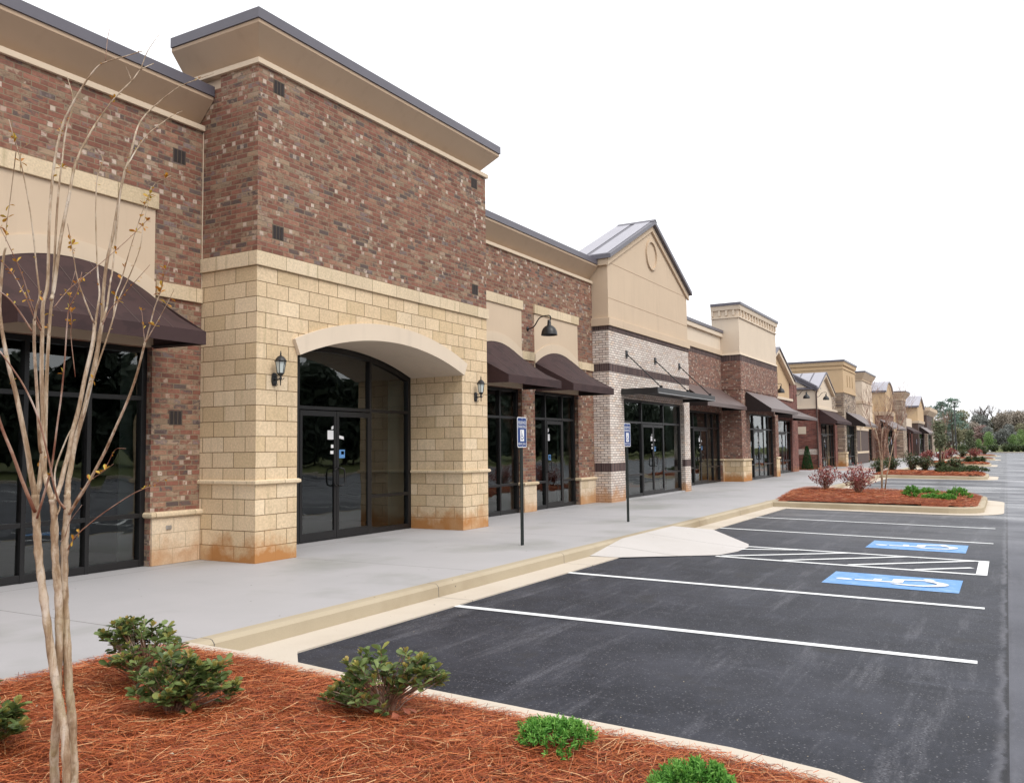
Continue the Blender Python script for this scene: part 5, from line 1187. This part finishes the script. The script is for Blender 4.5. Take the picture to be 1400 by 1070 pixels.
B([(44, 453), (28, 428), (12, 408), (-4, 396)], .004, .0025, -.1, -.25, 2, 'twig')
B([(56, 452), (46, 432), (38, 412), (32, 400), (20, 378), (9, 364), (-4, 352)], .0035, .0015, -.05, -.25, 8, 'twig')
B([(57, 448), (44, 418), (30, 375), (12, 335), (-3, 305)], .003, .0012, 0, -.3, 7, 'twig')
B([(75, 684), (78.5, 674), (83, 661), (88, 640), (93.5, 620), (99, 591), (108, 557), (117, 512), (126, 474), (130, 440)], .0105, .0080, .02, .15, 0)
B([(130, 442), (126, 436), (112, 400), (105, 377), (99, 341), (94, 315), (92, 305)], .0045, .0012, .15, -.05, 11)
B([(130, 445), (134, 418), (136, 400), (133.5, 371), (131, 303), (132, 252), (136, 232), (141, 221), (138, 211)], .0055, .0014, .15, .2, 9)
B([(92, 684), (92.5, 672), (93.5, 657), (97, 638), (101, 612), (108, 585), (117, 553), (130, 496), (137, 456), (140, 434), (141, 404), (146, 359), (155, 319), (160, 288), (166, 254), (173, 229), (180, 205), (186, 180)], .0130, .0045, .1, .45, 6)
B([(186, 181), (190, 170), (200, 156), (216, 141), (243, 120), (267, 109.5), (292, 101)], .0044, .0014, .45, .65, 2)
B([(140, 440), (146, 420), (150, 390), (155, 359), (167, 247), (179, 218), (191, 198), (204, 182), (222, 168), (236, 158), (249, 152)], .0055, .0014, .2, .6, 5)
B([(112, 572), (122, 534.6), (134.6, 496), (146, 463), (155, 434), (161.5, 411), (177, 377), (191, 341), (197, 303), (204, 270), (207, 255)], .0050, .0012, .12, .3, 12)
B([(155, 434), (158, 404), (166, 382), (179, 337), (195, 288), (210, 254), (222, 246), (234, 240)], .0036, .001, .2, .35, 12)
B([(74, 420), (90, 400), (108, 384), (143.5, 355), (179, 323.6), (205, 297)], .0028, .001, .1, .2, 12, 'twig', 5)
B([(140, 444), (150, 424), (168, 404), (182, 388), (205, 362)], .0028, .001, .15, .1, 7, 'twig', 5)
B([(94, 703), (97, 698), (105, 685), (120, 661), (142, 620), (152.5, 597), (175, 546), (188, 508), (198.5, 467)], .0078, .0042, .1, -.15, 0)
B([(198.5, 468), (204, 449), (211, 422), (219, 400), (222, 388), (224, 375), (231, 357)], .0034, .0011, -.15, -.2, 10)
B([(200, 466), (208, 452), (215, 440), (228, 416), (238, 396)], .0028, .0011, -.15, -.2, 4)
B([(198, 468), (196, 450), (194, 427), (192, 424)], .002, .001, -.15, -.2, 4, 'twig', 4)
B([(93, 751), (98, 741), (108, 728), (134.6, 706), (159, 689), (183, 674), (204, 665), (225, 655), (246, 648)], .0034, .001, .08, -.2, 9, 'twig', 5)
B([(97, 697), (106.5, 678), (123, 657), (140, 645), (155, 634)], .0026, .001, .08, -.1, 5, 'twig', 5)
B([(140, 645), (148, 632), (158, 614), (172, 613)], .0017, .001, .0, -.1, 3, 'twig', 4)
B([(50.5, 708), (58, 683), (66, 655), (71, 636), (78.5, 579), (84, 539), (88.6, 490), (93, 429), (98.7, 413), (106, 398), (112, 372)], .0055, .0016, .0, -.2, 9, 'twig')
B([(89, 695), (80, 684), (76, 672), (72, 655), (66, 625), (52, 570), (34, 530), (18, 505), (0, 480)], .0055, .003, .05, -.2, 0, 'twig')
B([(78, 704), (82, 690), (76, 668), (76, 640), (90, 602), (99, 584)], .0045, .0035, .02, .1, 0)
B([(103, 515), (97, 460), (98, 440), (95, 405), (103, 370)], .0022, .001, .0, -.1, 6, 'twig', 4)
B([(83, 740), (90, 730), (96, 712), (112, 690)], .0022, .001, .02, -.08, 0, 'twig', 4)
# opening buds and first leaves
rng = np.random.default_rng(9); P, D, L = [], [], []
for (q, s) in BUD:
    n_l = 1 if s < .45 else (2 if s < .8 else 4)
    for j in range(n_l): P.append(np.array(q)); D.append(rng.normal(size=3)*.8+np.array([0, 0, .6])); L.append((.015 if s < .6 else .024)*rng.uniform(.7, 1.3))
V, F = leaves(rng, np.array(P)-np.array(tree.location), np.array(D), np.array(L), .5); struct(npmesh('leaf_buds', V, F, 'bud', tree), 'stuff')

# ------------------------------------------------------------------ other trees
def bare(name, label, loc, hgt, seed, spread=.5, stems=3, r0=.03, depth=4, group=None, mat='twig', low=.3, kids=3):
    rng = random.Random(seed); r = thing(name, label, 'tree', loc, group); tr_, br = MB(), MB()
    def grow(p, d, L, rr, lev):
        pts = [p]; q = Vector(p); dd = Vector(d)
        for i in range(4):
            dd = (dd+Vector((rng.gauss(0, .10), rng.gauss(0, .10), .05))).normalized(); q = q+dd*L/4; pts.append(q.copy())
        (tr_ if lev == 0 else br).tube(pts, [rr*(1-.13*i) for i in range(5)], 6 if lev < 2 else 4, lev == 0)
        if lev < depth:
            for k in range(kids if lev else kids+1):
                t = rng.uniform(.45, 1) if lev else rng.uniform(.6, 1); b_ = pts[int(t*4)]
                a = rng.uniform(0, 6.28); nd = (dd+Vector((math.cos(a), math.sin(a), .15))*spread*rng.uniform(.6, 1.3)).normalized()
                grow(b_, nd, L*rng.uniform(.5, .75), rr*.52, lev+1)
    for s in range(stems):
        a = 6.28*s/stems+rng.uniform(0, 1); tl = .16 if stems > 1 else .03
        grow(Vector((math.cos(a)*.06*(stems > 1), math.sin(a)*.06*(stems > 1), -.05)), Vector((math.cos(a)*tl, math.sin(a)*tl, 1)).normalized(), hgt*low, r0, 0)
    tr_.build('trunk', 'bark' if mat == 'twig' else mat, r, True, local=True); br.build('branch', mat, r, True, local=True)
    return r
GT = 'thin bare trees in the kerbed beds'
bare('bare_tree', 'thin bare tree with pale trunks in the kerbed bed beside the red shrub', (29.0, 3.40, land_h(0, 28.8, 3.4)), 4.2, 12, .40, 3, .024, 5, GT, low=.48)
def clump_tree(name, label, loc, hgt, crown, mat, seed, n=900, leaf=.3, trunk=True, group=None, clear=.15, cat_='tree', lobes=9, squash=1.):
    """crown of leaf clumps scattered through several lobes, tapered trunk with limbs"""
    rng = np.random.default_rng(seed); r = thing(name, label, cat_, loc, group); lb = []
    z0 = hgt*clear
    for i in range(lobes):
        t = rng.random(); z = z0+(hgt-z0)*(.18+.72*t); w = crown*(1-abs(t-.4)*.9)*.6; a = rng.uniform(0, 6.28)
        lb.append((math.cos(a)*w*rng.random(), math.sin(a)*w*rng.random(), z, crown*rng.uniform(.32, .55)))
    pr = rng.integers(0, lobes, n); d = rng.normal(size=(n, 3)); d /= np.linalg.norm(d, axis=1)[:, None]; q = rng.random(n)**.45
    lbn = np.array(lb); P = lbn[pr, :3]+d*(lbn[pr, 3]*q)[:, None]*np.array([1, 1, .75*squash])
    tone = rng.random(lobes); rn = np.clip(tone[pr]*.5+rng.random(n)*.5, 0, 1)
    A = rng.normal(size=(n, 3)); A /= np.linalg.norm(A, axis=1)[:, None]; Bv = np.cross(A, rng.normal(size=(n, 3))); Bv /= np.linalg.norm(Bv, axis=1)[:, None]
    s = (leaf*rng.uniform(.5, 1.3, n))[:, None]
    V = np.stack([P-A*s, P+Bv*s*.55, P+A*s, P-Bv*s*.6], 1).reshape(-1, 3)
    npmesh('crown', V, np.arange(n*4).reshape(-1, 4), mat, r, rn)
    mb = MB().tube([(0, 0, -.2), (.03*hgt*.2, 0, hgt*.35), (0, .02*hgt, hgt*.75)], [hgt*.02, hgt*.014, hgt*.005], 6)
    for (x, y, z, w) in lb[:6]: mb.tube([(0, 0, z*.55), (x*.5, y*.5, z*.8), (x, y, z)], [hgt*.007, hgt*.005, hgt*.002], 4, False)
    mb.build('trunk', 'trunk', r, True, local=True)
    return r
clump_tree('evergreen_tree', 'slim young evergreen tree with a pale trunk in the second bed', (49.0, 2.98, land_h(1, 49, 2.98)), 2.75, .62, 'tree_sage', 15, 1500, .06, clear=.30, lobes=12, squash=1.5)
clump_tree('evergreen_tree', 'slim dark young tree in the far bed right of the lamp post', (112, 3.7, -.1), 3.0, .9, 'tree_sage', 16, 600, .14, clear=.28, lobes=9, squash=1.5)
bare('bare_tree', 'thin bare tree far along the row in front of the vaulted roof', (72.5, 4.3, -.05), 5.2, 31, .4, 3, .03, 4, GT, low=.45)
# woods beyond the lot: every tree its own object
def px(u, dist): # plan position seen at column u at a given distance
    d = ray(u, 604); k = dist/math.hypot(d.x, d.y); return d.x*k, d.y*k
wood = []
proto = {}
kinds = [('olive', 'budding olive tree'), ('dark', 'dark leafy tree'), ('rusty', 'rusty red budding tree'), ('brown', 'brown leafless looking tree'), ('bright', 'fresh green tree')]
for i, (k, nm) in enumerate(kinds): proto[k] = [clump_tree('woodland_tree', '%s in the woods beyond the lot' % nm, (0, 0, 0), 10, 3.8, 'tree_'+k, 100+10*i+j, 3600, .24, group='trees in the woods beyond the lot', clear=.0, lobes=16) for j in range(2)]
used = set()
def plant(k, x, y, s, lab, rz, z=-.6):
    j = rgw.randrange(2); p = proto[k][j]
    if (k, j) not in used:
        used.add((k, j)); p.location = (x, y, z); p.scale = (s, s, s*rgw.uniform(.9, 1.1)); p.rotation_euler.z = rz; p['label'] = lab; return p
    return dup(p, (x, y, z), lab, rz, (s, s, s*rgw.uniform(.9, 1.1)))
rgw = random.Random(21)
seq = ['olive', 'brown', 'brown', 'rusty', 'olive', 'brown', 'dark', 'brown', 'olive', 'brown', 'rusty', 'olive']
nm = dict(kinds); i = 0
back = []
for row, (dist, u0, u1, step, sc) in enumerate(((262, 1268, 1560, 12, .98), (242, 1276, 1560, 11, .72))):
    u = u0
    while u < u1:
        k = seq[(i*5+row*3) % len(seq)]
        if row == 1 and abs(u-1347) < 7: k = 'rusty'
        if row == 1 and 1352 < u < 1395: k = 'dark'
        back.append((k, u+rgw.uniform(-4, 4), dist+rgw.uniform(-9, 9), sc*rgw.uniform(.85, 1.12)*(.85 if row == 1 and 1352 < u < 1395 else 1)))
        u += step*rgw.uniform(.8, 1.2); i += 1
for k, u, dist, s in back:
    x, y = px(u, dist)
    far = 'rear' if dist > 252 else 'front'
    plant(k, x, y, s, '%s in the %s rank of the woods beyond the lot' % (nm[k], far), rgw.uniform(0, 6.28))
for u, dist, s in ((1352, 205, .42), (1337, 208, .3), (1384, 206, .36), (1396, 204, .45), (1412, 206, .5), (1430, 206, .5)):
    x, y = px(u, dist); plant('bright', x, y, s, 'small fresh green tree at the lot edge in front of the woods', rgw.uniform(0, 6.28))
# tall pines and bare crowns over the woods
def pine(label, loc, hgt, seed):
    rng = np.random.default_rng(seed); r = thing('pine_tree', label, 'tree', loc, 'pines behind the end of the row'); mb = MB().tube([(0, 0, -.3), (.15, .05, hgt*.5), (.05, .1, hgt)], [hgt*.017, hgt*.012, hgt*.003], 7); br = MB(); P = []
    for i in range(30):
        t = .38+.58*rng.random(); a = rng.uniform(0, 6.28); L = hgt*.34*(1.12-t)**.7*rng.uniform(.6, 1.1); z = hgt*t
        e = Vector((math.cos(a)*L, math.sin(a)*L, z+L*.18)); br.tube([(0.1, .07, z), (e.x*.5, e.y*.5, z+L*.02), e], [hgt*.004, hgt*.003, hgt*.0015], 4, False)
        for k in range(4):
            c = Vector((0.1, .07, z)).lerp(e, .55+.45*k/3); P += [np.array(c)+rng.normal(size=3)*np.array([.55, .55, .28])*hgt/18 for _ in range(17)]
    P = np.array(P); n = len(P); A = rng.normal(size=(n, 3)); A /= np.linalg.norm(A, axis=1)[:, None]; Bv = np.cross(A, rng.normal(size=(n, 3))); Bv /= np.linalg.norm(Bv, axis=1)[:, None]; s = .36*hgt/18
    V = np.stack([P-A*s, P+Bv*s*.4, P+A*s, P-Bv*s*.4], 1).reshape(-1, 3); npmesh('crown', V, np.arange(n*4).reshape(-1, 4), 'tree_pine', r)
    mb.build('trunk', 'trunk', r, True, local=True); br.build('branch', 'trunk', r, True, local=True); return r
x, y = px(1303, 222); pine('tall pine with open layered crown just right of the end of the row', (x, y, -.6), 12.6, 1)
x, y = px(1292, 228); pine('tall pine partly behind the last shop', (x, y, -.6), 12.2, 2)
x, y = px(1268, 240); pine('pine mostly hidden by the last shop', (x, y, -.6), 11.8, 3)
GBT = 'bare crowns standing over the woods'
for i, (u, dist, h_, lab) in enumerate(((1350, 262, 13, 'bare tree with a wide fan shaped crown above the woods'), (1385, 262, 12, 'bare tree over the woods near the right edge'), (1399, 262, 13, 'tall bare tree at the right edge of the photo'), (1430, 262, 13, 'bare tree over the woods beyond the lane'))):
    x, y = px(u, dist); bare('bare_tree', lab, (x, y, -.6), h_, 60+i, .6, 1, .34, 4, GBT, mat='trunk', low=.5, kids=5)
# lot end: kerb, verge and a row of clipped shrubs
struct(MB().box(XE, XE+.3, -40, 5.5, -.4, -.08).build('kerb', 'gutter'))
sheet('verge', [[(XE+.3, -60, -.10), (XE+34, -60, -.05), (XE+34, 14, -.05), (XE+.3, 14, -.10)]], 'grass')
rgw = random.Random(5)
bp = twiggy('shrub', 'round green shrub in the row at the end of the lot', (0, 0, 0), 1.0, 1.5, 60, 'shrubgreen', 95, .28, 12, 'round shrubs along the lot end', clear=.05)
first = True
for u in (1316, 1326, 1341, 1358, 1374, 1382, 1391, 1400, 1409, 1419, 1429):
    x, y = px(u, 180+rgw.uniform(-1, 1)); s = rgw.uniform(.8, 1.1)
    if first: bp.location = (x, y, -.1); first = False
    else: dup(bp, (x, y, -.1), 'round green shrub in the row at the end of the lot', rgw.uniform(0, 6), s)
# lamp post and utility box far off
x, y = px(1307, 150)
r = thing('lamp_post', 'tall black lamp post in front of the pines', 'lamp post', (x, y, -.1))
MB().tube([(0, 0, 0), (0, 0, .5), (0, 0, 8.0)], [.16, .12, .08], 8).build('pole', 'black', r, True, local=True)
MB().box(-.35, .35, -.6, .25, 7.95, 8.15).build('lamp_head', 'steel', r, local=True, bevel=.03)
MB().tube([(0, 0, 0), (0, 0, .45)], [.28, .25], 10).build('base', 'ramp', r, local=True)
x, y = px(1355, 186)
r = thing('utility_box', 'small white utility cabinet at the far end of the lot', 'cabinet', (x, y, -.1))
MB().box(-.4, .4, -.4, .4, 0, 1.1).build('body', 'white', r, local=True, bevel=.04); MB().box(-.45, .45, -.45, .45, 1.1, 1.18).build('lid', 'steel', r, local=True)
# across the lot, seen only in the shop windows
struct(MB().box(-60, XE, -24.3, -24, -.4, -.09).build('kerb', 'gutter'))
sheet('verge', [[(-60, -60, -.05), (XE, -60, -.05), (XE, -24.3, -.1), (-60, -24.3, -.1)]], 'grass')
rgw = random.Random(8); nm['shade'] = 'dark leafy tree'
proto['shade'] = [clump_tree('woodland_tree', 'dark', (0, 0, 0), 10, 4.8, 'tree_shade', 300+j, 3600, .62, group='trees across the lot', clear=.0, lobes=18) for j in range(2)]
for i in range(62):
    x = -44+i*4.6+rgw.uniform(-2, 2); y = -42-(i % 2)*5-rgw.uniform(0, 3)
    plant('shade', x, y, rgw.uniform(.95, 1.25), 'dark leafy tree in the tree line across the lot, mirrored in the shop windows', rgw.uniform(0, 6), -.15)
# gravel scattered at the kerb foot and in the straw
rng = np.random.default_rng(77); mb = MB()
for i in range(150):
    if i < 110: x, y = rng.uniform(4.5, 30), rng.uniform(4.0, 5.35); z = (gz(y) if y < 4.97 else -.138)
    else: x = rng.uniform(4.55, 6.5); y = rng.uniform(.2, 5); z = gz(y)
    s = rng.uniform(.002, .006); a = rng.uniform(0, 6)
    mb.add([(x-s, y, z), (x, y-s*.8, z), (x+s, y, z), (x, y+s*.9, z), (x+s*.1, y, z+s*.9)], [(0, 1, 4), (1, 2, 4), (2, 3, 4), (3, 0, 4)])
struct(mb.build('gravel', 'curb'), 'stuff')
mb = MB()
for i in range(46):
    x, y = rng.uniform(1.6, 4.3), rng.uniform(.4, 5.2); z = hz(x, y)+.028; s = rng.uniform(.008, .022); a = rng.uniform(0, 6.3); c_, s_ = math.cos(a)*s, math.sin(a)*s
    mb.add([(x-c_, y-s_, z), (x-s_*.45, y+c_*.45, z+.3*s), (x+c_, y+s_, z+.1*s), (x+s_*.45, y-c_*.45, z+.35*s)], [(0, 1, 2), (0, 2, 3)])
struct(mb.build('leaf_litter', 'curb'), 'stuff')
